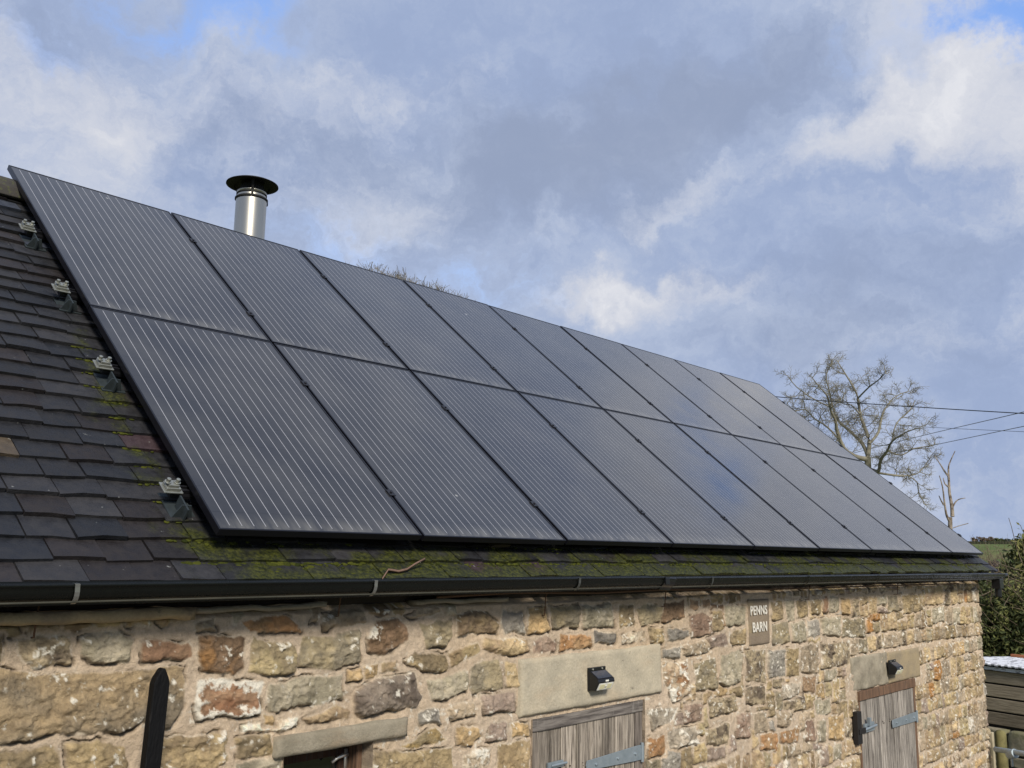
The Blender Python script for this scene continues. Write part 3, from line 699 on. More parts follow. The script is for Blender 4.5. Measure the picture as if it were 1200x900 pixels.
def stone_mat(name, a, b, stain, dark=.0):
    M_ = Mat(name, rough=.9, spec=.2); n = M_.noise(7, 6, .62); n2 = M_.noise(90, 4, .65); n3 = M_.noise(3, 5, .6, (1, 1, 3), off=(4, 4, 4)); n4 = M_.noise(26, 5, .68, off=(1, 7, 2))
    c = M_.mix(M_.ramp(n, .3, .7), a, b); c = M_.mix(M_.ramp(n3, .5, .75, 0, .7), c, stain)
    c = M_.mix(1.0, c, M_.mix(n2, (.72, .72, .72), (1.3, 1.3, 1.3)), 'MULTIPLY')
    c = M_.mix(M_.ramp(n4, .62, .74, 0, dark), c, (.07, .06, .05))
    M_.color(c); M_.bump(M_.mul(n2, n, 'ADD'), .7, .006); return M_
M_LA = stone_mat('dressed_sandstone', (.48, .42, .31), (.37, .33, .25), (.44, .36, .255), .65)
M_LB = stone_mat('grey_gritstone', (.21, .185, .135), (.30, .265, .20), (.32, .23, .15), .5)
M_LD = stone_mat('speckled_gritstone', (.20, .175, .13), (.34, .30, .225), (.42, .36, .27), .95)
M_LC = stone_mat('patchy_sandstone', (.27, .22, .15), (.34, .27, .165), (.22, .19, .145), .9)
a = rough_block((1.70, YW-.022, -.842), (2.93, YW+.20, -.573), seed=3, amp=.006, chip=.009).build('lintel', M_LA, barn, smooth=True); a['label'] = 'large smooth pale sandstone lintel over the nearer plank door'
a = rough_block((.318, YW-.030, -.832), (.972, YW+.20, -.757), seed=9, amp=.006).build('lintel', M_LB, barn, smooth=True); a['label'] = 'narrow grey stone lintel over the small window'
a = rough_block((5.60, YW-.012, -1.092), (6.36, YW+.20, -.835), seed=15, amp=.016).build('lintel', M_LD, barn, smooth=True); a['label'] = 'grey half of the far door lintel'
a = rough_block((6.365, YW-.014, -1.095), (7.10, YW+.20, -.845), seed=19, amp=.005).build('lintel', M_LC, barn, smooth=True); a['label'] = 'buff half of the far door lintel'
# projecting flat stone under the gutter at the left end
m = rough_block((-1.9, -.035, -.306), (-.075, YW+.05, -.268), cell=.02, amp=.012, seed=29, chip=.014); m.build('eaves_slab', stone_mat('eaves_stone', (.36, .28, .16), (.22, .17, .11), (.42, .30, .16), .5), barn, smooth=True)
for x0, x1, s_ in ((-.06, .52, 31), (1.0, 1.6, 37)):
    rough_block((x0, .012, -.292), (x1, YW+.05, -.272), cell=.02, amp=.008, seed=s_, chip=.012).build('eaves_slab', M_LB, barn, smooth=True)

def wood(name, a, b, scale=1.0, dark=(.05, .042, .036)):
    M_ = Mat(name, rough=.88, spec=.2); g = M_.noise(16*scale, 8, .72, (4.0, 4.0, .22)); g2 = M_.noise(60*scale, 5, .6, (3, 3, .08)); n = M_.noise(3, 4, .6)
    t = M_.attr('tint').outputs['Color']
    c = M_.mix(M_.ramp(g, .34, .64), a, b); c = M_.mix(M_.ramp(g2, .52, .62, 0, .85), c, dark); c = M_.mix(1.0, c, M_.mix(n, (.7, .7, .7), (1.3, 1.3, 1.3)), 'MULTIPLY'); c = M_.mix(1.0, c, t, 'MULTIPLY')
    kn = M_.noise(5.5, 2, .5, (1, 1, .6), off=(3, 9, 1)); c = M_.mix(M_.ramp(kn, .74, .78, 0, .8), c, (.03, .025, .02))
    M_.color(c); M_.bump(M_.mul(g, g2, 'ADD'), .8, .004); return M_
M_W1 = wood('weathered_boards', (.14, .12, .10), (.42, .37, .31)); M_W2 = wood('silvered_boards', (.15, .135, .12), (.42, .385, .34))
M_WF = wood('dark_frame_timber', (.10, .085, .072), (.20, .17, .145)); M_WR = wood('red_brown_timber', (.11, .065, .04), (.20, .12, .075))
M_WH = Mat('dark_head_timber', rough=.9, spec=.15); _g = M_WH.noise(14, 7, .7, (.25, 4, 4)); _h = M_WH.noise(20, 4, .6, (1.5, .3, .3)); M_WH.color(M_WH.mix(M_WH.ramp(_h, .6, .68, 0, .4), M_WH.mix(M_WH.ramp(_g, .35, .68), (.075, .065, .06), (.24, .215, .19)), (.30, .28, .25))); M_WH.bump(_g, .7, .004)
M_STRAP = Mat('galvanised_strap', rough=.5, metal=.55, col=(.30, .36, .40)); _n = M_STRAP.noise(26, 5, .65); M_STRAP.color(M_STRAP.mix(_n, (.20, .25, .28), (.42, .47, .50))); M_STRAP.bump(_n, .2, .002)
M_BLK = Mat('black_plastic', rough=.32, spec=.5, col=(.008, .008, .009))
M_IRON = Mat('dark_iron', rough=.6, metal=.3, col=(.02, .018, .017))

def plank_door(name, xs, zt, y, mat, tints, label, zb=GROUND+.03):
    m = MB()
    for i in range(len(xs)-1):
        x0, x1 = xs[i]+.0032, xs[i+1]-.0032; dy = random.uniform(-.005, .004); dz = random.uniform(-.004, .004)
        t = tints[i % len(tints)]
        m.box((x0, y+dy, zb), (x1, y+dy+.022, zt+dz), col=(t, t*.985, t*.96))
    for i in range(len(xs)-1):
        for zz in (zt-.20, zt-.215): m.tube([((xs[i]+xs[i+1])/2+random.uniform(-.02, .02), y-.0065, zz), ((xs[i]+xs[i+1])/2, y+.004, zz)], .0035, 6, col=(.25, .22, .2))
    m.box((xs[0]+.02, y+.024, zt-.25), (xs[-1]-.02, y+.05, zt-.13), col=(.5, .5, .5)); m.box((xs[0]+.01, y+.026, zb), (xs[-1]-.01, y+.03, zt-.02), col=(.05, .05, .05))
    d = m.build(name, mat, barn, bevel=.0025); d['label'] = label; return d
def strap(parent, xr, xl, z, y, hr, hl, knuckle=True, name='strap_hinge'):
    m = MB(); P = Matrix(((1, 0, 0, 0), (0, 0, -1, y), (0, 1, 0, z), (0, 0, 0, 1)))
    m.prism([(xl, -hl/2), (xr-.05, -hr/2), (xr, -hr/2), (xr, hr/2), (xr-.05, hr/2), (xl, hl/2), (xl-.008, 0)], P, .006)
    if knuckle: m.tube([(xr+.006, y-.008, z-hr/2-.012), (xr+.006, y-.008, z+hr/2+.012)], .010, 10); m.box((xr+.004, y-.006, z-hr/2), (xr+.035, y+.0, z+hr/2))
    for t in (.12, .45, .85):
        xx = xr+(xl-xr)*t; m.tube([(xx, y-.014, z+random.uniform(-.006, .006)), (xx, y-.004, z)], .007, 8)
    return m.build(name, M_STRAP, parent, bevel=.0012)
yd = YW+.012
yd2 = YW-.014
d1 = plank_door('plank_door', [1.872, 1.955, 2.045, 2.17, 2.285, 2.39, 2.50, 2.59, 2.69], -.925, yd, M_W1, (.85, .78, 1.25, .9, 1.0, .8, 1.1, .95), 'grey brown plank door under the pale lintel, near the window')
m = MB(); m.box((1.802, yd-.012, -.928), (2.763, yd+.06, -.866)); m.build('door_head', M_WH, d1, bevel=.005)
m = MB(); m.box((1.802, yd-.006, GROUND), (1.868, yd+.06, -.930), col=(1.3, 1.3, 1.25)); m.box((2.694, yd-.006, GROUND), (2.763, yd+.06, -.930), col=(1.2, 1.2, 1.2))
m.build('door_frame', M_WF, d1, bevel=.004)
strap(d1, 2.735, 2.245, -1.143, yd-.009, .078, .048); strap(d1, 2.735, 2.245, -2.3, yd-.009, .078, .048)
m = MB(); m.box((1.93, yd-.016, -1.115), (2.05, yd-.003, -1.085)); m.tube([(1.95, yd-.02, -1.10), (2.07, yd-.02, -1.10)], .007, 8); m.build('latch', M_STRAP, d1, bevel=.001)
d2 = plank_door('plank_door', [5.73, 5.86, 5.98, 6.12, 6.24, 6.40, 6.52, 6.66, 6.78, 6.88], -1.172, yd2, M_W2, (.9, 1.0, .85, 1.1, .8, .95, 1.15, .9, .85), 'silvered plank door with a reddish top rail, at the far end of the wall')
m = MB(); m.box((5.703, yd2-.012, -1.168), (6.927, yd2+.08, -1.097)); m.box((5.703, yd2-.004, GROUND), (5.726, yd2+.08, -1.170)); m.box((6.884, yd2-.004, GROUND), (6.927, yd2+.08, -1.170))
m.build('door_frame', M_WR, d2, bevel=.004)
strap(d2, 6.89, 6.345, -1.412, yd2-.009, .075, .062); strap(d2, 6.89, 6.345, -2.4, yd2-.009, .075, .062)
m = MB(); m.box((5.585, YW-.050, -1.475), (5.665, YW-.012, -1.235)); m.box((5.60, YW-.058, -1.40), (5.72, YW-.050, -1.36)); m.build('latch_plate', M_IRON, d2, bevel=.003)
m = MB(); m.tube([(5.66, yd2-.03, -1.385), (5.96, yd2-.03, -1.372)], .011, 10); m.box((5.76, yd2-.02, -1.41), (5.95, yd2-.003, -1.345)); m.box((5.80, yd2-.045, -1.36), (5.83, yd2-.02, -1.30)); m.build('bolt', M_STRAP, d2, bevel=.002)

win = empty('window', (.58, YW+.1, -1.0)); win.parent = barn
WI = Vector((.58, YW+.1, -1.0))
M_GLASS = Mat('window_glass', rough=.03, spec=.6, col=(.010, .012, .012))
def wpart(m, name, mat, **k):
    m.v = [tuple(Vector(p)-WI) for p in m.v]; return m.build(name, mat, win, **k)
m = MB(); m.box((.768, YW+.055, -1.55), (.797, YW+.14, -.818)); m.box((.368, YW+.085, -.85), (.766, YW+.15, -.818)); m.box((.368, YW+.085, -1.55), (.40, YW+.15, -.852)); wpart(m, 'frame', M_WR, bevel=.003)
m = MB(); m.box((.402, YW+.11, -1.52), (.445, YW+.145, -.853)); m.box((.720, YW+.11, -1.52), (.764, YW+.145, -.853)); m.box((.447, YW+.11, -.895), (.718, YW+.145, -.853)); wpart(m, 'sash', wood('dark_sash', (.035, .018, .012), (.07, .035, .02)), bevel=.003)
m = MB(); m.box((.44, YW+.124, -1.52), (.725, YW+.130, -.89)); wpart(m, 'pane', M_GLASS)
M_ALU = Mat('pale_metal', rough=.35, metal=.8, col=(.72, .70, .64))
m = MB(); m.box((.742, YW+.100, -.955), (.757, YW+.108, -.872)); m.tube([(.748, YW+.09, -.893), (.72, YW+.08, -.890), (.69, YW+.08, -.896), (.665, YW+.085, -.912)], [.008, .008, .007, .006], 8); wpart(m, 'handle', M_ALU, smooth=True)

# ------------------------------------------------------------------ gutter
M_GUT = Mat('black_gutter_plastic', rough=.36, spec=.3); _n = M_GUT.noise(5, 5, .6, (.4, 3, 3)); _s = M_GUT.noise(40, 4, .6)
M_GUT.color(M_GUT.mix(_n, (.002, .0022, .0022), (.007, .009, .007))); M_GUT.roughness(M_GUT.ramp(_s, .3, .7, .22, .42))
GX0, GX1 = X0-.15, 9.16
gz = lambda x: -.187-.0022*x-(.006 if x > 2.7 else 0)
def gut(x0, x1, r=.052, yc=-.118):
    prof = []
    for k in range(13):
        a = math.pi+math.pi*k/12; prof.append((yc-math.cos(a)*-r, math.sin(a)*r*1.0))
    prof = [(yc-r-.004, .008), (yc-r-.005, .002), (yc-r, 0)]+[(yc-r*math.cos(math.pi*k/12), -r*.92*math.sin(math.pi*k/12)) for k in range(1, 5)]+[(yc-r*.30-.004, -r*.95), (yc-r*.28-.004, -r*1.07), (yc-r*.15, -r*1.08), (yc+r*.2, -r*1.0)]+[(yc-r*math.cos(math.pi*k/12), -r*.92*math.sin(math.pi*k/12)) for k in range(8, 12)]+[(yc+r, 0), (yc+r, .01)]
    inner = [(y+(.003 if y < yc else -.003), z+.004) for y, z in reversed(prof)]
    P = prof+inner; n = len(P); m = MB(); vs = []
    for x in (x0, x1): vs += [(x, y, z+gz(x)) for y, z in P]
    m.add(vs, [(k, (k+1) % n, n+(k+1) % n, n+k) for k in range(n)]); return m
g = empty('gutter', (0, 0, 0)); g.parent = barn
gut(GX0, 2.70).build('channel', M_GUT, g, smooth=True); gut(2.72, GX1, r=.048).build('channel', M_GUT, g, smooth=True)
m = gut(2.655, 2.765, r=.056); m.box((2.66, -.178, gz(2.7)-.03), (2.70, -.172, gz(2.7)+.012)); m.build('union', M_BLK, g, smooth=False)
M_BEADHI = Mat('dirty_bead_highlight', rough=.7, col=(.10, .10, .075)); _n = M_BEADHI.noise(9, 5, .6); M_BEADHI.color(M_BEADHI.mix(_n, (.010, .012, .008), (.07, .065, .045)))  # paler dirty olive on the bead stands in for its highlight line
for a_, b_, r_ in ((GX0, 2.66, .052), (2.76, 9.14, .048)):
    m = MB(); m.tube([(x, -.118-r_*.66, gz(x)-r_*.86) for x in np.linspace(a_, b_, 12)], .0035, 6); m.build('lower_bead', M_BEADHI, g, smooth=True)
M_SILV = Mat('silver_strap', rough=.35, metal=.7, col=(.30, .31, .30))
M_SILVD = Mat('dull_strap', rough=.5, metal=.4, col=(.09, .095, .09))
def sband(x, mat, w=.024, r=.0555):
    m = MB(); pts = []
    for k in range(0, 9):
        a = math.pi*k/12; pts.append((-.118-(r+.001)*math.cos(a), -r*.98*math.sin(a)))
    pts = [(-.118-r*.80, .012), (-.118-r-.004, .010)]+pts
    for xx in (0, 1):
        pass
    vs = []; n = len(pts)
    for (dx, dr) in ((0, 0), (w, 0), (w, .002), (0, .002)):
        vs += [(x+dx+.014*(i/n), y-dr, z+gz(x)-dr*.5) for i, (y, z) in enumerate(pts)]
    fs = []
    for q in range(4):
        for i in range(n-1): fs.append((q*n+i, q*n+i+1, ((q+1) % 4)*n+i+1, ((q+1) % 4)*n+i))
    m.add(vs, fs); return m.build('bracket', mat, g)
for x, mt in ((-3.0, M_SILV), (-1.8, M_SILV), (-.575, M_SILV), (.59, M_SILV), (1.885, M_SILVD), (3.16, M_SILVD), (4.45, M_GUT), (5.7, M_GUT), (6.95, M_GUT), (8.2, M_GUT)): sband(x, mt, .015 if x < 2.5 else .011)
M_RUST = Mat('rusty_wire', rough=.9, col=(.12, .065, .035))
for x, z in ((-.60, -.345), (.575, -.325), (1.86, -.37), (2.95, -.36), (4.86, -.37), (6.6, -.37)):
    m = MB(); m.tube([(x+.002, YW-.05, gz(x)-.05), (x+.002, YW-.035, (gz(x)+z)/2), (x, YW-.03, z), (x+.01, YW+.03, z-.005)], .0032, 6); m.build('hanger_wire', M_RUST, g, smooth=True)
m = MB(); m.box((9.0, -.158, gz(9)-.145), (9.13, -.075, gz(9)-.046)); m.tube([(9.065, -.116, gz(9)-.14), (9.065, -.116, gz(9)-.23)], .034, 16); m.tube([(9.05, -.13, gz(9)-.01), (9.30, -.15, gz(9)-.005)], .016, 10); m.build('outlet', M_BLK, g, bevel=.006)
gut(GX1-.004, GX1+.006, r=.054).build('stop_end', M_BLK, g)
# clutter: cable clips and the eaves shade strip are left to the rafter feet
m = MB(); m.tube([(1.1, .0, -.262), (1.6, -.01, -.252), (2.3, .0, -.268), (2.9, .0, -.262), (4.2, .0, -.285), (6.0, .0, -.29), (8.2, .0, -.30)], .006, 6); m.build('loose_cable', M_RUST, g, smooth=True)

# ------------------------------------------------------------------ flue behind the ridge
FX, FY = 2.131, 3.40
fl = empty('flue', (FX, FY, 0)); fl.parent = barn
M_INOX = Mat('brushed_stainless', rough=.34, metal=1.0, col=(.62, .58, .50)); _n = M_INOX.noise(8, 4, .6, (1, 1, .2)); M_INOX.color(M_INOX.mix(_n, (.36, .34, .29), (.54, .51, .44)))
M_COWL = Mat('sooty_cowl', rough=.75, metal=.2, col=(.010, .010, .010))
def fp(prof, name, mat, closed=False, bev=0):
    m = MB(); m.lathe(prof, (0, 0, 0), 56, closed); return m.build(name, mat, fl, smooth=True, bevel=bev)
FS = 1.111                                        # size of the flue parts
fl.scale = (FS, FS, FS); fl.location = (FX, FY, CAM.z*(1-FS))
fp([(.110, 1.1), (.110, 2.448)], 'pipe', M_INOX)
fp([(.110, 2.452), (.104, 2.462), (.104, 2.500), (.108, 2.504), (.100, 2.508), (.02, 2.508)], 'neck', M_INOX)
fp([(.111, 2.440), (.118, 2.444), (.118, 2.456), (.112, 2.460), (.109, 2.452)], 'clamp_band', M_COWL, True)
fp([(.105, 2.478), (.109, 2.481), (.109, 2.490), (.105, 2.493)], 'clamp_band', M_COWL)
fp([(.001, 2.600), (.10, 2.592), (.165, 2.576), (.186, 2.566), (.187, 2.560), (.16, 2.566), (.09, 2.578), (.001, 2.583)], 'cowl', M_COWL)
fp([(.095, 2.500), (.088, 2.53), (.080, 2.575)], 'inner_cone', M_COWL)
for k in range(3):
    a = R_(150+120*k); m = MB(); m.box((-.009, .108, 2.46), (.009, .111, 2.50), Matrix.Rotation(a, 4, 'Z')); m.box((-.009, 0, 0), (.009, .002, .078), Matrix.Rotation(a, 4, 'Z') @ Matrix.Translation((0, .109, 2.497)) @ Matrix.Rotation(R_(-25), 4, 'X')); m.build('cowl_strap', M_COWL, fl)
m = MB(); m.box((.112, -.012, 2.438), (.135, .012, 2.462)); m.build('clamp_bolt', M_COWL, fl, bevel=.003)
m = MB(); m.lathe([(.30, 1.05), (.24, 1.25), (.125, 1.32), (.113, 1.40)], (0, 0, 0), 40); m.build('flashing', Mat('lead_flashing', rough=.6, metal=.3, col=(.12, .12, .13)), fl, smooth=True)

# ------------------------------------------------------------------ solar panels
PW, PH, PT = .994, 1.640, .030
M_FR = Mat('black_anodised_frame', rough=.35, spec=.35, col=(.006, .006, .009))
M_CELL = Mat('solar_cells_behind_glass', rough=.12, spec=.5)
_s = M_CELL.sep(); 
def line(coord, pitch, off, half):
    f = M_CELL.mul(M_CELL.mul(coord, off, 'ADD'), 1/pitch); f = M_CELL.mul(f, 0, 'ADD'); n = M_CELL.N('ShaderNodeMath', operation='FRACT'); M_CELL.L(f, n.inputs[0])
    d = M_CELL.mul(M_CELL.mul(n.outputs[0], .5, 'SUBTRACT'), 1, 'MULTIPLY'); a = M_CELL.N('ShaderNodeMath', operation='ABSOLUTE'); M_CELL.L(d, a.inputs[0])
    return M_CELL.mul(a.outputs[0], half/pitch, 'LESS_THAN')
bus = line(_s[0], .0520, -.028-.0, .0014)
gapx = line(_s[0], .1560, -.028-.078+.0, .0012)
gapy = line(_s[1], .1560, -.028-.0, .0012)
iny = M_CELL.mul(M_CELL.mul(_s[1], .026, 'GREATER_THAN'), M_CELL.mul(_s[1], PH-.026, 'LESS_THAN')); inx = M_CELL.mul(M_CELL.mul(_s[0], .022, 'GREATER_THAN'), M_CELL.mul(_s[0], PW-.022, 'LESS_THAN'))
_n = M_CELL.noise(500, 2, .5); _b = M_CELL.noise(2.2, 5, .6); _n3 = M_CELL.noise(1.3, 3, .5, (6, 1, 1))
cell = M_CELL.mix(_n, (.017, .018, .022), (.030, .031, .036))
cell = M_CELL.mix(M_CELL.mul(gapy, .6), cell, (.006, .006, .008))
c = M_CELL.mix(M_CELL.mul(M_CELL.mul(bus, iny), inx), cell, (.36, .36, .38))
topbar = M_CELL.mul(M_CELL.mul(_s[1], PH-.024, 'GREATER_THAN'), M_CELL.mul(_s[1], PH-.016, 'LESS_THAN'))
dust = M_CELL.ramp(_b, .35, .8, .0, .06); c = M_CELL.mix(dust, c, (.30, .29, .26))
oi = M_CELL.N('ShaderNodeObjectInfo').outputs['Random']; w4 = M_CELL.N('ShaderNodeTexNoise', noise_dimensions='4D'); M_CELL.L(M_CELL.obj, w4.inputs['Vector']); M_CELL.L(M_CELL.mul(oi, 40), w4.inputs['W']); w4.inputs['Scale'].default_value = 3.2; w4.inputs['Detail'].default_value = 6; w4.inputs['Roughness'].default_value = .6
dst = M_CELL.ramp(w4.outputs['Fac'], .35, .75, .0, .07)
foot = M_CELL.mul(M_CELL.ramp(_s[1], .11, .012), M_CELL.ramp(M_CELL.noise(14, 4, .6, (1, .25, 1)), .35, .65, .02, .30))
c = M_CELL.mix(M_CELL.mul(dst, foot, 'ADD'), c, (.27, .26, .23))
w5 = M_CELL.N('ShaderNodeTexVoronoi', voronoi_dimensions='4D'); M_CELL.L(M_CELL.obj, w5.inputs['Vector']); M_CELL.L(M_CELL.mul(oi, 23), w5.inputs['W']); w5.inputs['Scale'].default_value = 2.4
c = M_CELL.mix(M_CELL.mul(M_CELL.ramp(w5.outputs['Distance'], .034, .020), .5), c, (.55, .55, .52))
M_CELL.color(c); M_CELL.roughness(M_CELL.ramp(_b, .3, .7, .09, .16)); M_CELL.b.inputs['IOR'].default_value = 1.62
def make_panel(label):
    p = empty('solar_panel'); tag(p, label, 'solar panel', 'solar panels in two rows on the barn roof')
    m = MB(); w = .0085
    m.box((0, 0, -PT), (w, PH, 0)); m.box((PW-w, 0, -PT), (PW, PH, 0)); m.box((w, 0, -PT), (PW-w, w, 0)); m.box((w, PH-w, -PT), (PW-w, PH, 0))
    for lo, hi in (((w, w, -PT), (.03, PH-w, -PT+.002)), ((PW-.03, w, -PT), (PW-w, PH-w, -PT+.002))): m.box(lo, hi)
    m.build('frame', M_FR, p, bevel=.0012)
    m = MB(); m.box((w+.0004, w+.0004, -.008), (PW-w-.0004, PH-w-.0004, -.0022)); m.build('glass', M_CELL, p)
    for y in (.30, 1.22):
        m = MB(); m.box((PW-.009, y-.022, .0006), (PW+.027, y+.022, .0045)); m.tube([(PW+.0085, y, .004), (PW+.0085, y, .010)], .0065, 6); m.build('clamp', M_BLKM, p, bevel=.001)
    m = MB(); m.box((.40, PH-.30, -.05), (.58, PH-.18, -.010)); m.build('junction_box', M_BLK, p)
    return p
M_BLKM = Mat('black_clamp_metal', rough=.4, metal=.4, col=(.02, .02, .024))
ORD = ('first', 'second', 'third', 'fourth', 'fifth', 'sixth', 'seventh', 'eighth', 'ninth')
proto = None
for j, row in enumerate(('lower', 'upper')):
    for i in range(9):
        lb = 'black solar panel with pale pinstripes, %s row, %s from the ridge-high left corner' % (row, ORD[i])
        if i == 0: lb = 'black solar panel with pale pinstripes at the left end of the %s row' % row
        elif i == 8: lb = 'black solar panel at the far right end of the %s row' % row
        else: lb = 'black solar panel in the %s row, %s counted from the left end' % (row, ORD[i])
        p = make_panel(lb) if proto is None else copy_tree(proto)
        proto = proto or p; p['label'] = lb
        v = ROOF_ROT @ Vector((i*1.01+.008+random.uniform(-.001, .001), j*1.6508+.006, random.uniform(-.0012, .0012)))
        p.location = v; p.rotation_euler = (PIT+random.uniform(-.0012, .0012), random.uniform(-.001, .001), 0)
# mounting rails with their roof hooks
RL = ((.300, 'nearest the gutter'), (1.170, 'just below the joint between rows'), (1.860, 'just above the joint between rows'), (2.515, 'nearest the ridge'))
M_RAIL = Mat('weathered_aluminium', rough=.42, metal=.75, col=(.60, .60, .54)); _n = M_RAIL.noise(40, 4, .6); M_RAIL.color(M_RAIL.mix(_n, (.20, .21, .18), (.50, .50, .45)))
M_HOOK = Mat('galvanised_hook', rough=.5, metal=.5, col=(.34, .42, .45)); _n = M_HOOK.noise(30, 4, .6); M_HOOK.color(M_HOOK.mix(_n, (.02, .026, .028), (.08, .10, .11)))
for s0, wh in RL:
    ra = empty('mounting_rail', (0, 0, 0), (PIT, 0, 0)); ra.location = ROOF_ROT @ Vector((0, s0, 0))
    tag(ra, 'aluminium mounting rail with roof hooks beneath the panels, '+wh, 'mounting rail', 'rails carrying the solar panels')
    m = MB(); 
    P = Matrix(((0, 0, 1, -.058), (1, 0, 0, 0), (0, 1, 0, 0), (0, 0, 0, 1)))
    m.prism([(-.020, -.078), (.020, -.078), (.020, -.066), (.016, -.056), (.016, -.040), (.009, -.040), (.009, -.050), (-.009, -.050), (-.009, -.040), (-.016, -.040), (-.016, -.056), (-.020, -.066)], P, 9.16)
    m.build('rail', M_BLKM, ra)
    m = MB(); m.box((-.096, -.034, -.046), (-.018, .030, -.040)); m.box((-.086, -.025, -.0395), (-.028, .022, -.028)); m.box((-.078, -.018, -.0275), (-.036, .016, -.018))
    for xx in (-.080, -.042): m.tube([(xx, -.0, -.0175), (xx, -.0, -.013)], .0135, 14); m.tube([(xx, 0, -.0128), (xx, 0, .000)], .0090, 6)
    m.build('end_clamp', M_RAIL, ra, bevel=.002)
    for x in (-.048, 1.2, 2.4, 3.6, 4.8, 6.0, 7.2, 8.4, 9.04):
        m = MB(); m.box((x-.026, -.118, -.104), (x+.078, .04, -.099)); m.add([Vector((x-.022, -.108, -.099)), Vector((x+.060, -.108, -.099)), Vector((x+.040, -.100, -.047)), Vector((x+.002, -.100, -.047)), Vector((x-.022, -.104, -.099)), Vector((x+.060, -.104, -.099)), Vector((x+.040, -.096, -.047)), Vector((x+.002, -.096, -.047))], [(0, 1, 2, 3), (4, 5, 6, 7), (0, 1, 5, 4), (1, 2, 6, 5), (2, 3, 7, 6), (3, 0, 4, 7)]); m.box((x+.014, -.128, -.0985), (x+.021, -.04, -.0465))
        m.build('roof_hook', M_HOOK, ra)

# ------------------------------------------------------------------ lamps, name stone, stake, leaf
M_LENS = Mat('lamp_lens', rough=.25, spec=.6, col=(.75, .74, .66)); M_PV = Mat('lamp_solar_cell', rough=.10, spec=.6, col=(.05, .06, .085))
M_LED = Mat('pale_led', rough=.4, col=(.72, .68, .42))
def wall_lamp(x, z, label, w=.172, h=.118, y=YW-.022):
    r = empty('solar_wall_lamp', (x, y, z)); tag(r, label, 'lamp', 'solar lamps on the lintels')
    m = MB(); hw = w/2
    m.box((-hw, -.012, -h/2), (hw, 0, h/2+.012))
    # wedge body: slopes out from the top, back in towards the bottom
    prof = [(0, h*.46), (-.012, h*.46), (-.070, .010), (-.073, -.006), (-.050, -h/2+.004), (0, -h/2+.002)]
    m.prism(prof, Matrix(((0, 0, 1, -hw+.003), (1, 0, 0, 0), (0, 1, 0, 0), (0, 0, 0, 1))), w-.006)
    m.build('housing', M_BLK, r, bevel=.003)
    def slab(pa, pb, ins, th, mat, name, x0=-1, x1=1, bev=.001):
        a, b = Vector((0, *pa)), Vector((0, *pb)); d = (b-a); n = Vector((0, d.z, -d.y)).normalized()
        if n.y > 0: n = -n
        a2 = a+d*ins; b2 = b-d*ins; X0_, X1_ = x0*(hw-.012), x1*(hw-.012); mm = MB()
        vs = [Vector((xx, q.y, q.z))+n*t for t in (.0005, th) for (xx, q) in ((X0_, a2), (X1_, a2), (X1_, b2), (X0_, b2))]
        mm.add(vs, [(0, 1, 2, 3), (4, 5, 6, 7), (0, 1, 5, 4), (1, 2, 6, 5), (2, 3, 7, 6), (3, 0, 4, 7)]); return mm.build(name, mat, r)
    slab(prof[1], prof[2], .10, .002, M_PV, 'solar_cell')
    slab(prof[3], prof[4], .10, .003, M_LENS, 'lens')
    slab(prof[3], prof[4], .22, .0042, M_LED, 'led_board', -.80, -.12); slab(prof[3], prof[4], .22, .0042, M_LED, 'led_board', .22, .80)
    m = MB(); m.lathe([(.0001, -.013), (.007, -.0115), (.012, -.006), (.013, 0)], (0, -.060, -.020), 16); m.build('motion_sensor', M_LENS, r, smooth=True)
    m = MB(); m.box((-.010, -.0745, -.003), (.016, -.0722, .005)); m.build('maker_mark', M_LENS, r)
    for xx in (-hw*.55, hw*.55): m = MB(); m.tube([(xx, -.0155, h/2+.003), (xx, -.0118, h/2+.003)], .0045, 10); m.build('screw', M_ALU, r)
    return r
wall_lamp(2.292, -.715, 'black wedge-shaped solar lamp on the smooth pale lintel above the nearer door', .148, .104)
wall_lamp(6.385, -.965, 'small black solar lamp on the patchy grey and buff lintel above the far door', .15, .104, YW-.028)

sg = empty('name_stone', (4.135, YW-.012, -.497)); tag(sg, 'flat brown stone tablet with the pale carved words PENNS BARN set in the wall', 'sign')
m = rough_block((3.995, YW-.009, -.648), (4.280, YW+.05, -.350), seed=77, amp=.0015, chip=.003); m.v = [tuple(Vector(p)-sg.location) for p in m.v]
m.build('tablet', stone_mat('brown_tablet_stone', (.25, .20, .145), (.21, .165, .12), (.30, .24, .13), .3), sg, smooth=True)
M_LET = Mat('pale_letter_paint', rough=.8, col=(.72, .68, .60)); _n = M_LET.noise(60, 4, .6); M_LET.color(M_LET.mix(_n, (.50, .46, .38), (.84, .81, .74)))
def letters(txt, w, h, x, z):
    cu = bpy.data.curves.new('lettering', 'FONT'); cu.body = txt; cu.size = .1; cu.extrude = .0015; cu.align_x = 'LEFT'; cu.offset = .0022; cu.space_character = 1.08
    ob = bpy.data.objects.new('tmp', cu); COL.objects.link(ob); bpy.context.view_layer.update()
    me = bpy.data.meshes.new_from_object(ob.evaluated_get(bpy.context.evaluated_depsgraph_get())); bpy.data.objects.remove(ob)
    co = np.array([v.co[:] for v in me.vertices]); mn, mx = co.min(0), co.max(0); co[:, 0] = (co[:, 0]-mn[0])/(mx[0]-mn[0])*w+x; yy = (co[:, 1]-mn[1])/(mx[1]-mn[1])*h+z; zz = co[:, 2]
    me.vertices.foreach_set('co', np.stack([co[:, 0], -zz-.0035, yy], -1).astype(np.float32).ravel()); me.materials.clear(); me.materials.append(M_LET.m); me.update()
    o = bpy.data.objects.new('lettering', me); COL.objects.link(o); o.parent = sg
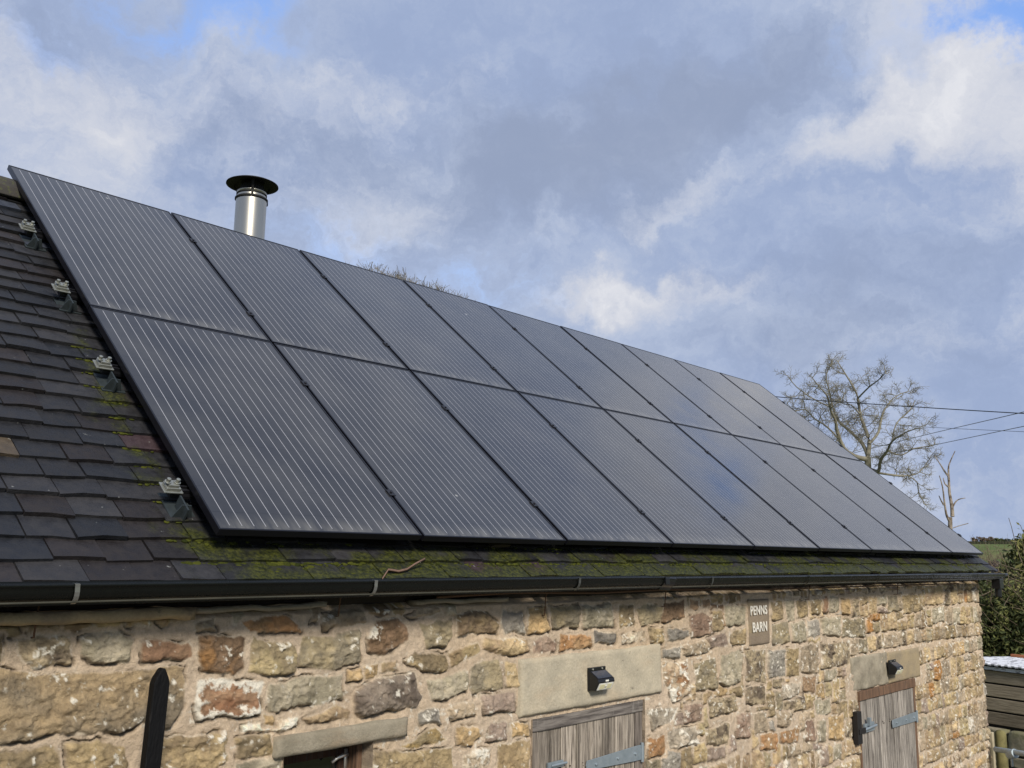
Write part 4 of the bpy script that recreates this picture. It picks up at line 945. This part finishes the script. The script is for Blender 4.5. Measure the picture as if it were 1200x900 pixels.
letters('PENNS', .232, .062, -.130, .045); letters('BARN', .200, .064, -.106, -.065)

st = MB()
M_STAKE = Mat('tarred_black_timber', rough=.7, spec=.2); _n = M_STAKE.noise(30, 6, .65, (1, 1, .25)); M_STAKE.color(M_STAKE.mix(M_STAKE.ramp(_n, .55, .8), (.003, .003, .0035), (.055, .052, .05))); M_STAKE.bump(_n, 1.0, .012)
poly = [(-.030, -2.45), (.031, -2.45), (.029, -1.0), (.030, -.30), (.027, -.048), (.020, -.028), (.005, .0), (-.006, -.002), (-.024, -.032), (-.029, -.050), (-.027, -.35), (-.031, -1.1)]
st.prism(poly, Matrix(((1, 0, 0, 0), (0, 0, -1, 0), (0, 1, 0, 0), (0, 0, 0, 1))), .034)
so_ = st.build('wooden_stake', M_STAKE, bevel=.004); so_.location = (-.219, YW-.11, -.455); so_.rotation_euler = (R_(1.0), R_(2.2), 0)
tag(so_, 'black tarred timber post with a pointed top leaning on the stone wall at left', 'post')

M_LEAF = Mat('curled_bark', rough=.7); _n = M_LEAF.noise(30, 4, .6); M_LEAF.color(M_LEAF.mix(_n, (.07, .035, .025), (.24, .15, .10)))
m = MB(); pts = [(.720, -.167), (.775, -.122), (.83, -.128), (.88, -.120), (.93, -.100), (.995, -.080)]; up_ = [.006, .016, .012, .016, .026, .040]
vs = []
for (x, s), u in zip(pts, up_):
    for ds, du in ((-.008, -.004), (-.003, .003), (.004, .004), (.010, -.002), (.003, .000), (-.003, -.001)): vs.append(tuple(rp(x+ds*.3, s+ds*.8, u+du+.014)))
fs = [(i*6+k, i*6+(k+1) % 6, (i+1)*6+(k+1) % 6, (i+1)*6+k) for i in range(5) for k in range(6)]+[(5, 4, 3, 2, 1, 0), tuple(range(30, 36))]
m.add(vs, fs); tag(m.build('bark_strip', M_LEAF, smooth=True), 'curled brown strip of bark lying on the mossy tiles by the gutter', 'bark')
# ------------------------------------------------------------------ ground, field, hill
def terr(x, y):
    r = np.hypot(x-CAM.x, y-CAM.y); t = np.clip((r-32)/250, 0, 1)
    z = GROUND+(3.62+2.85)*(t*t*(3-2*t))*(.92+.16*fbm2(x*.008+3, y*.008+9, 5, 2))
    t2 = np.clip((r-330)/900, 0, 1); return z-14*t2
rs = np.concatenate([np.linspace(0, 30, 16), np.linspace(34, 320, 50), np.linspace(350, 3800, 16)]); th = np.linspace(0, 2*np.pi, 121)
Rg, Tg = np.meshgrid(rs, th[:-1]); Xg = CAM.x+Rg*np.cos(Tg); Yg = CAM.y+Rg*np.sin(Tg); Zg = terr(Xg, Yg)
m = MB(); n1_, n2_ = Rg.shape; V = np.stack([Xg, Yg, Zg], -1).reshape(-1, 3)
m.v = [tuple(p) for p in V]; m.c = [(1, 1, 1)]*len(V)
for i in range(n1_):
    for j in range(n2_-1): a, b = i*n2_+j, ((i+1) % n1_)*n2_+j; m.f.append((a, a+1, b+1, b) if j else (a, a+1, b+1))
M_GR = Mat('pasture_grass', rough=.95, spec=.1); a_ = M_GR.noise(.05, 6, .6); b_ = M_GR.noise(1.5, 5, .7); s_ = M_GR.noise(.02, 3, .5, (1, 6, 1))
cg = M_GR.mix(M_GR.ramp(a_, .35, .65), (.085, .125, .035), (.14, .155, .055)); cg = M_GR.mix(M_GR.ramp(s_, .45, .6, 0, .6), cg, (.17, .15, .07)); cg = M_GR.mix(1.0, cg, M_GR.mix(b_, (.6, .6, .6), (1.4, 1.4, 1.4)), 'MULTIPLY'); M_GR.color(cg); M_GR.bump(b_, .5, .2)
tag(m.build('ground', M_GR, smooth=True), kind='structure')
m = MB(); m.box((X0-6, -6.5, GROUND-.3), (X1+.6, YW-.02, GROUND+.03)); M_YD = Mat('gravel_yard', rough=.95); a_ = M_YD.noise(30, 6, .7); M_YD.color(M_YD.mix(a_, (.07, .065, .055), (.22, .20, .17))); M_YD.bump(a_, .6, .02)
tag(m.build('yard', M_YD), kind='structure')

# ------------------------------------------------------------------ trees
def bark(name, a, b, sc=6): 
    M_ = Mat(name, rough=.95, spec=.1); n = M_.noise(sc, 5, .65); M_.color(M_.mix(M_.ramp(n, .35, .65), a, b)); return M_
class Branches(MB):
    def limb(s, pts, r0, r1, n=5):
        k = len(pts); s.tube(pts, [r0+(r1-r0)*(i/(k-1))**.8 for i in range(k)], n, caps=False)
    def twig(s, p, d, ln, r, depth, rnd, curl=.5, up=.15):
        pts = [Vector(p)]; d = Vector(d).normalized(); st = 5; 
        for i in range(st):
            d = (d+Vector((rnd.uniform(-1, 1), rnd.uniform(-1, 1), rnd.uniform(-1, 1)))*curl*.5+Vector((0, 0, up))).normalized(); pts.append(pts[-1]+d*ln/st)
        s.limb(pts, r, max(r*.45, .0045), 4 if depth < 2 else 5)
        if depth > 0:
            for i in range(1, st+1):
                for _ in range(rnd.choice((1, 1, 2))):
                    dd = (pts[i]-pts[i-1]).normalized(); q = Vector((rnd.uniform(-1, 1), rnd.uniform(-1, 1), rnd.uniform(-1, 1))); q = (q-dd*q.dot(dd)).normalized()
                    s.twig(pts[i], dd*.55+q*.8, ln*rnd.uniform(.42, .68), max(r*.5, .0045), depth-1, rnd, curl, up)
rnd = random.Random(21)
def zp(q, dist, dd=0): return [far(880+x/3.75, 400+y/3.75, dist+dd*i) for i, (x, y) in enumerate(q)]
def smooth_pts(P, k=3):
    o = []
    for i in range(len(P)-1):
        a = P[max(i-1, 0)]; b = P[i]; c = P[i+1]; d = P[min(i+2, len(P)-1)]
        for t in range(k):
            u = t/k; o.append(.5*((2*b)+(c-a)*u+(2*a-5*b+4*c-d)*u*u+(3*b-a-3*c+d)*u**3))
    return o+[P[-1]]
T1 = empty('bare_tree', (0, 0, 0)); base = far(1017, 560, 40); T1.location = (base.x, base.y, float(terr(np.array(base.x), np.array(base.y))))
tag(T1, 'leafless tree with crooked spreading limbs rising behind the right end of the roof', 'tree')
def shift(m, o):
    m.v = [tuple(Vector(p)-o) for p in m.v]; return m
m = Branches(); m.limb([Vector((base.x+.1, base.y+.05, T1.location.z-.1)), Vector((base.x-.05, base.y, T1.location.z+1.8)), far(1016, 600, 40), far(1017, 560, 40), far(1017, 536, 40)], .26, .12, 12)
shift(m, T1.location).build('trunk', bark('green_grey_bark', (.10, .095, .065), (.18, .17, .12)), T1, smooth=True)
GL = [([(515, 510), (490, 450), (430, 390), (385, 350), (360, 290), (345, 220), (330, 150), (360, 90)], .12, .25), ([(515, 520), (455, 505), (410, 470), (380, 400), (372, 350), (350, 300), (335, 240), (300, 200), (270, 160)], .15, -.3),
      ([(515, 500), (520, 440), (500, 380), (480, 320), (470, 250), (450, 200), (400, 120), (375, 80)], .14, .1), ([(520, 450), (560, 400), (575, 330), (600, 280), (640, 240), (690, 220)], .09, .35),
      ([(515, 560), (560, 570), (570, 520), (600, 480), (620, 440), (680, 400), (740, 380)], .13, -.35), ([(540, 575), (640, 590), (690, 590), (740, 575), (790, 510)], .07, .4), ([(690, 590), (730, 620), (740, 680), (770, 690)], .035, .3),
      ([(410, 460), (340, 380), (280, 340), (240, 300), (190, 310)], .06, -.4), ([(350, 290), (270, 250), (200, 200), (160, 150)], .05, .3), ([(470, 250), (520, 200), (560, 170), (590, 140)], .05, -.4), ([(480, 320), (440, 280), (400, 270), (420, 210)], .05, .5), ([(600, 480), (660, 500), (720, 470), (800, 460)], .05, .3), ([(240, 330), (210, 360), (250, 400)], .03, .1), ([(620, 440), (640, 360), (700, 300), (720, 260)], .05, .2)]
m = Branches()
for q, r, dd in GL:
    P = smooth_pts(zp(q, 40, dd)); m.limb(P, r*.72, .016, 6)
    for i in range(3, len(P)):
        for _ in range(rnd.choice((0, 1, 1, 2))):
            dd_ = (P[i]-P[i-1]).normalized(); ft = 1-.45*i/len(P); m.twig(P[i], dd_*.4+Vector((rnd.uniform(-1, 1), rnd.uniform(-1, 1), rnd.uniform(-.5, .7))), rnd.uniform(.5, .95)*ft, .017, 2, rnd, .6, .03)
shift(m, T1.location).build('crown', bark('twig_bark', (.15, .14, .11), (.26, .24, .18), 2), T1, smooth=True)

T2 = empty('dead_tree', (0, 0, 0)); b2 = far(1112, 616, 32); T2.location = (b2.x, b2.y, float(terr(np.array(b2.x), np.array(b2.y))))
tag(T2, 'small dead tree of two bare pale forked stems right of the leafless tree', 'tree')
m = Branches(); m.limb([Vector((b2.x, b2.y, T2.location.z-.1)), Vector((b2.x+.05, b2.y, -1.2)), far(1113.5, 622, 32), far(1113.5, 606, 32)], .09, .06, 10)
for q, r, dd in (([(885, 770), (882, 720), (872, 660), (868, 600), (850, 570), (835, 545), (808, 505)], .062, .05), ([(880, 800), (862, 770), (852, 720), (842, 640), (828, 590)], .05, -.05), ([(884, 735), (895, 712), (912, 695), (942, 688)], .03, .05), ([(870, 610), (868, 560), (875, 530), (897, 482)], .035, .06), ([(848, 720), (836, 700), (826, 678)], .03, 0), ([(868, 640), (852, 625), (845, 600)], .03, 0), ([(890, 820), (910, 812), (955, 800)], .014, .1)):
    P = smooth_pts(zp(q, 32, dd)); m.limb(P, r, .012, 7)
shift(m, T2.location).build('trunk', bark('pale_dead_wood', (.10, .075, .055), (.34, .29, .23), 5), T2, smooth=True)

T3 = empty('bare_tree', (0, 0, 0)); b3 = far(465, 400, 24); T3.location = (b3.x, b3.y, GROUND)
tag(T3, 'brown twiggy crown top showing just above the middle of the panels', 'tree')
m = Branches(); m.limb([b3*0+Vector((b3.x, b3.y, GROUND-.1)), Vector((b3.x+.2, b3.y, 0)), Vector((b3.x, b3.y, 3.2))], .32, .2, 10); shift(m, T3.location).build('trunk', bark('grey_bark', (.07, .06, .05), (.14, .12, .10)), T3, smooth=True)
m = Branches()
for k in range(26):
    px = rnd.uniform(395, 545); tip = 309+max(0, px-430)*.31+abs(px-480)*.0+max(0, 430-px)*.12; dd = rnd.uniform(-2, 2.5)
    e = far(px, tip+14, 24+dd); P = smooth_pts([Vector((b3.x, b3.y, 3.0+rnd.random()*.5)), Vector((b3.x, b3.y, 4.2)).lerp(e, .5)+Vector((rnd.uniform(-.4, .4), rnd.uniform(-.4, .4), -.2)), e]); m.limb(P, .09, .02, 5)
for k in range(230):
    px = rnd.triangular(395, 549, 485); tip = 310+max(0, px-430)*.315+max(0, 430-px)*.12+rnd.uniform(0, 12)+(rnd.random() < .05)*-4
    e = far(px, tip+12, 24+rnd.uniform(-2.2, 2.6)); d = Vector((rnd.uniform(-.35, .35), rnd.uniform(-.35, .35), 1)); m.twig(e, d, rnd.uniform(.14, .36), .006, 1, rnd, .45, .12)
shift(m, T3.location).build('crown', bark('brown_twigs', (.12, .11, .095), (.24, .22, .19), 3), T3, smooth=True)

def leaf_cloud(c, rad, n, size, seed, cols, taper=0.0, droop=.0):
    g = np.random.default_rng(seed); V = []; C_ = []
    # clumps first, leaves gathered round them
    k = max(20, n//45); u = g.normal(size=(k, 3)); u /= np.linalg.norm(u, axis=1)[:, None]; rr = g.random(k)**.42
    cl = u*rr[:, None]; 
    pick = g.integers(0, k, n); P = cl[pick]+g.normal(size=(n, 3))*np.array((.10, .10, .085))
    P[:, :2] *= (1-taper*(P[:, 2:3]+1)/2)
    P = P*np.array(rad)+np.array(c)
    tone = g.random(k)[pick]
    a = g.normal(size=(n, 3)); a[:, 2] -= droop; a /= np.linalg.norm(a, axis=1)[:, None]; b = np.cross(a, g.normal(size=(n, 3))); b /= np.linalg.norm(b, axis=1)[:, None]
    s = size*g.uniform(.6, 1.4, (n, 1)); q = np.stack([P-a*s, P+b*s*.38, P+a*s, P-b*s*.38], 1).reshape(-1, 3)
    cols = np.array(cols); t = np.clip(tone*(len(cols)-1)+g.normal(size=n)*.5, 0, len(cols)-1.001); i = t.astype(int); f = (t-i)[:, None]; cc = cols[i]*(1-f)+cols[i+1]*f
    m = MB(); m.v = [tuple(p) for p in q]; m.c = [tuple(x) for x in np.repeat(cc, 4, 0)]; m.hascol = True; m.f = [(4*k, 4*k+1, 4*k+2, 4*k+3) for k in range(n)]; return m
M_FOL = Mat('foliage', rough=.7, spec=.25); M_FOL.color(M_FOL.attr('tint').outputs['Color'])
M_STEM = bark('shrub_stems', (.09, .07, .05), (.2, .16, .11))
GREENS = [(.04, .052, .018), (.075, .09, .03), (.12, .13, .042), (.15, .155, .05), (.21, .20, .075)]
BROWNS = [(.10, .07, .05), (.17, .13, .08), (.14, .15, .05), (.22, .18, .11)]
def shrub(px, ytop, dist, rad, n, size, cols, label, seed, taper=.2, name='evergreen_shrub', cat='shrub', group=None):
    p = far(px, ytop, dist); g0 = float(terr(np.array(p.x), np.array(p.y))); h = (p.z-g0)/2*1.02
    o = empty(name, (p.x, p.y, g0)); tag(o, label, cat, group)
    leaf_cloud((0, 0, h), (rad, rad, h), n, size, seed, cols, taper).build('foliage', M_FOL, o)
    b = Branches(); rn = random.Random(seed); b.limb([Vector((0, 0, -.1)), Vector((.05, .03, h*.8)), Vector((-.03, .05, h*1.7))], .06, .015, 6)
    for k in range(26): b.twig(Vector((0, 0, rn.uniform(.2, 1.6)*h)), Vector((rn.uniform(-1, 1), rn.uniform(-1, 1), rn.uniform(.1, .8))), rad*rn.uniform(.8, 1.25), .014, 1, rn, .4, .08)
    b.build('stems', M_STEM, o, smooth=True); return o
shrub(1207, 634, 20.5, 1.02, 26000, .050, GREENS, 'tall dense evergreen shrub at the right edge, behind the plank shed', 3, .45)
shrub(1240, 660, 19, 1.2, 12000, .055, GREENS, 'evergreen shrub just outside the right edge beside the tall one', 13, .3)
shrub(1163, 684, 19, .85, 20000, .045, GREENS[:4], 'low dark green shrub tucked against the barn corner', 5, .1)
shrub(1187, 672, 22, .8, 9000, .045, GREENS, 'middling yellow green shrub between the barn corner and the tall evergreen', 8, .2)
shrub(1174, 662, 24.5, .55, 2600, .035, BROWNS, 'thin straw brown shrub above the gutter outlet', 9, .1, 'dry_shrub')
shrub(1166, 655, 62, 1.7, 5000, .07, [(.07, .05, .05), (.11, .08, .075), (.09, .07, .06)], 'purplish brown bare bush at the foot of the field', 10, 0, 'bare_bush')
shrub(1146, 656, 63, 1.7, 3500, .07, [(.07, .05, .05), (.11, .08, .075), (.09, .07, .06)], 'purplish brown bare bush mostly hidden by the roof end', 14, 0, 'bare_bush')
HG = 'trees along the hilltop'
for px, yt, w_, cols, lb, nm in ((1143, 629, 1.7, BROWNS[:2], 'leafless round-topped tree on the hilltop, nearest the roof end', 'hilltop_tree'), (1152, 628.5, 2.0, BROWNS[:2], 'widest leafless tree on the hilltop, second from the roof end', 'hilltop_tree'), (1160, 629.5, 1.8, BROWNS[:2], 'leafless tree third from the roof end on the hilltop', 'hilltop_tree'),
      (1170, 634, 2.2, GREENS[:2], 'low dark rounded tree on the hilltop between the bare trees and the wood', 'hilltop_tree'), (1176, 636, 1.6, GREENS[:2], 'lowest dark tree in the dip of the hilltop', 'hilltop_tree'), (1187, 632, 3.2, [(.03, .04, .035), (.05, .065, .045)], 'dark domed tree on the hilltop beside the tall evergreen shrub', 'hilltop_tree'), (1193, 635, 2.6, GREENS[:2], 'dark hilltop tree mostly hidden by the tall evergreen shrub', 'hilltop_tree')):
    p = far(px, yt, 286); g0 = float(terr(np.array(p.x), np.array(p.y))); h = max((p.z-g0)/2, .8)
    o = empty(nm, (p.x, p.y, g0)); tag(o, lb, 'tree', HG)
    leaf_cloud((0, 0, h*1.12), (w_*1.2, w_*1.2, h*.88), 900 if cols is not GREENS[:2] else 1600, .20 if cols == BROWNS[:2] else .34, int(px), cols).build('crown', M_FOL, o)
    m = MB(); m.tube([(0, 0, -.2), (0, 0, h*1.5)], [.25, .10], 6); m.build('trunk', M_STEM, o)
m = MB()
P0, P1 = far(1090, 640, 284), far(1290, 640, 284)
for k in range(60):
    p = P0.lerp(P1, k/59); z = float(terr(np.array(p.x), np.array(p.y))); m.tube([(p.x, p.y, z-.2), (p.x, p.y, z+.9)], [1.1, .9], 6)
tag(shift(m, P0).build('field_hedge', bark('hedge_mass', (.03, .035, .022), (.06, .06, .035), 1)), 'thin dark hedge line along the hilltop', 'hedge').location = P0

# ------------------------------------------------------------------ plank shed, dry stone wall, posts
A_, B_ = Vector((11.98, 1.45, 0)), Vector((10.75, -2.6, 0)); dr = (B_-A_).normalized(); nr = Vector((-dr.y, dr.x, 0)); 
if nr.x > 0: nr = -nr
FM = Matrix(((dr.x, nr.x, 0, A_.x), (dr.y, nr.y, 0, A_.y), (0, 0, 1, 0), (0, 0, 0, 1)))   # local: x along, y toward viewer
LN = (B_-A_).length
sh = empty('plank_shed', A_); tag(sh, 'low shed clad in brown horizontal boards beyond the barn corner', 'shed')
def spart(m, name, mat, par=sh, **k): m.v = [tuple(FM @ Vector(p)-A_) for p in m.v]; o = m.build(name, mat, par, **k); return o
M_SB = Mat('brown_shed_boards', rough=.9); g1 = M_SB.noise(14, 7, .7, (.3, .3, 5)); g2 = M_SB.attr('tint').outputs['Color']; M_SB.color(M_SB.mix(1.0, M_SB.mix(M_SB.ramp(g1, .3, .7), (.20, .16, .11), (.40, .33, .24)), g2, 'MULTIPLY')); M_SB.bump(g1, .6, .006)
m = MB(); z = -1.475
for k in range(4):
    t = (1.0, 1.1, .95, .6)[k]; m.box((0, 0, z-.150), (LN, .03, z), None, col=(t, t, t*.98)); z -= .172
spart(m, 'cladding', M_SB, bevel=.006)
m = MB(); m.box((0, -.06, -2.20), (LN, -.02, -1.44)); m.box((.02, -1.6, GROUND), (LN, -.07, -1.50)); spart(m, 'dark_inside', M_IRON)
M_TIN = Mat('peeling_white_sheet', rough=.5, spec=.4); n = M_TIN.noise(9, 6, .65, (1, 1, 4)); M_TIN.color(M_TIN.mix(M_TIN.ramp(n, .5, .62), (.62, .64, .68), (.22, .22, .24)))
m = MB()
k = 0; xx = -.05
while xx < LN+.1:
    m.box((xx, -1.6, -1.40), (xx+.045, .09, -1.385), None); m.box((xx+.046, -1.6, -1.41), (xx+.089, .09, -1.395)); xx += .09
m.v = [(x, y, z+y*.035) for x, y, z in m.v]
spart(m, 'roof_sheet', M_TIN)
m = MB(); m.box((0, .031, -1.465), (LN, .06, -1.425)); spart(m, 'eaves_board', M_TIN)
m = MB(); m.box((-.02, -1.66, -1.44), (LN, -1.61, -1.405)); spart(m, 'ridge_strip', Mat('orange_clay', rough=.9, col=(.42, .15, .06)))
# dry stone wall under the boards
ds = empty('dry_stone_wall', A_); tag(ds, 'mossy dry stone wall of large blocks beneath the plank shed', 'wall')
M_DS = Mat('mossy_block', rough=.95); n = M_DS.noise(7, 6, .65); n2 = M_DS.noise(2.5, 4, .6, off=(3, 3, 3)); cc = M_DS.mix(n, (.14, .12, .085), (.40, .35, .25)); M_DS.color(M_DS.mix(M_DS.ramp(n2, .52, .66, 0, .6), cc, (.10, .11, .03))); M_DS.bump(n, .8, .02)
m = MB(); rr_ = random.Random(4); z = -2.165
for row, h in enumerate((.30, .13, .12, .14)):
    x = -.3+rr_.random()*.2
    while x < LN:
        w = rr_.uniform(.28, .46) if row == 0 else rr_.uniform(.14, .34); 
        bm = bmesh.new(); bmesh.ops.create_icosphere(bm, subdivisions=3, radius=1)
        vs = []
        for v in bm.verts:
            c = v.co; f = lambda t: math.copysign(min(1, abs(t)*1.55)**.8, t)
            q = Vector((f(c.x)*w*.47, f(c.y)*.16, f(c.z)*h*.46)); nn = .022*(float(fbm2(np.array(c.x*2+x*7), np.array(c.z*2+c.y*2+z*5), 3, 3))-.5)*2
            vs.append(q*(1+nn*3)+Vector((x+w/2, -.02-rr_.random()*0, z-h/2)))
        m.add(vs, [[v.index for v in f.verts] for f in bm.faces]); bm.free(); x += w+.012
    z -= h+.012
spart(m, 'blocks', M_DS, ds, smooth=True)
m = MB(); m.box((-.3, -.5, GROUND-.1), (LN, -.10, -2.18)); spart(m, 'core', M_IRON, ds)
def post(px, py, dist, r, cap, mat, label, square=False):
    p = far(px, py, dist); m = MB(); zt = p.z; g0 = GROUND-.1
    if square: m.box((-r, -r*.6, g0-zt), (r, r*.6, 0))
    else: m.lathe([(r, g0-zt), (r*1.0, -.05), (r*.92, -.02), (r*.6, 0), (.001, .008)], (0, 0, 0), 14)
    o = m.build('wooden_post', mat, smooth=not square, bevel=.006 if square else 0); o.location = p; tag(o, label, 'post'); return o
M_PM = bark('mossy_post', (.10, .09, .04), (.20, .18, .08)); M_PP = bark('pale_post', (.34, .30, .20), (.46, .40, .28))
post(1161.5, 858, 11.6, .030, 0, M_PP, 'narrow pale squared post close to the barn corner', True)
post(1172, 856, 11.4, .055, 0, M_PM, 'mossy round-topped post in front of the dry stone wall')
a, b = far(1166, 878, 11.2), far(1205, 884, 10.9); m = MB(); m.tube([a-a, b-a], .026, 12); m.tube([(b-a)*.42+Vector((0, 0, -.03)), (b-a)*.62+Vector((0, 0, -.01))], .045, 12)
m.tube([(b-a)*.5, (b-a)*.5+Vector((0, 0, -.14))], .012, 8)
o = m.build('gate_rail', M_STRAP, smooth=True, bevel=.002); o.location = a; tag(o, 'galvanised tube gate rail with a hinge collar in front of the mossy post', 'gate rail')
m = MB(); q = b-a; m.tube([q*1.0, q*1.0+Vector((0, 0, -(a.z-GROUND)-q.z))], .022, 10); m.build('upright', M_STRAP, o, smooth=True)

# ------------------------------------------------------------------ overhead cables
def cable(pts, r, label, sag=.0):
    P = [far(*p) for p in pts]; P = smooth_pts(P, 6); m = MB(); m.tube([p-P[0] for p in P], r, 6); o = m.build('overhead_cable', M_BLK, smooth=True); o.location = P[0]; tag(o, label, 'cable', 'overhead cables beyond the roof')
cable([(640, 440, 34), (905, 464.5, 30), (1000, 472, 29), (1190, 484, 27), (1500, 500, 25)], .013, 'topmost overhead cable crossing the bare tree nearly level')
cable([(1000, 531, 44), (1083, 510, 38), (1190, 485, 27.1), (1420, 430, 19)], .011, 'overhead cable that slants up to meet the topmost one near the right edge')
cable([(980, 545, 44), (1097, 521, 38), (1200, 499.5, 29), (1420, 455, 20)], .011, 'lowest overhead cable, slanting up to the right edge')
cable([(960, 492, 46), (1078, 500, 42), (1200, 506, 38), (1500, 520, 32)], .009, 'thin faint level overhead cable just below the crossing')
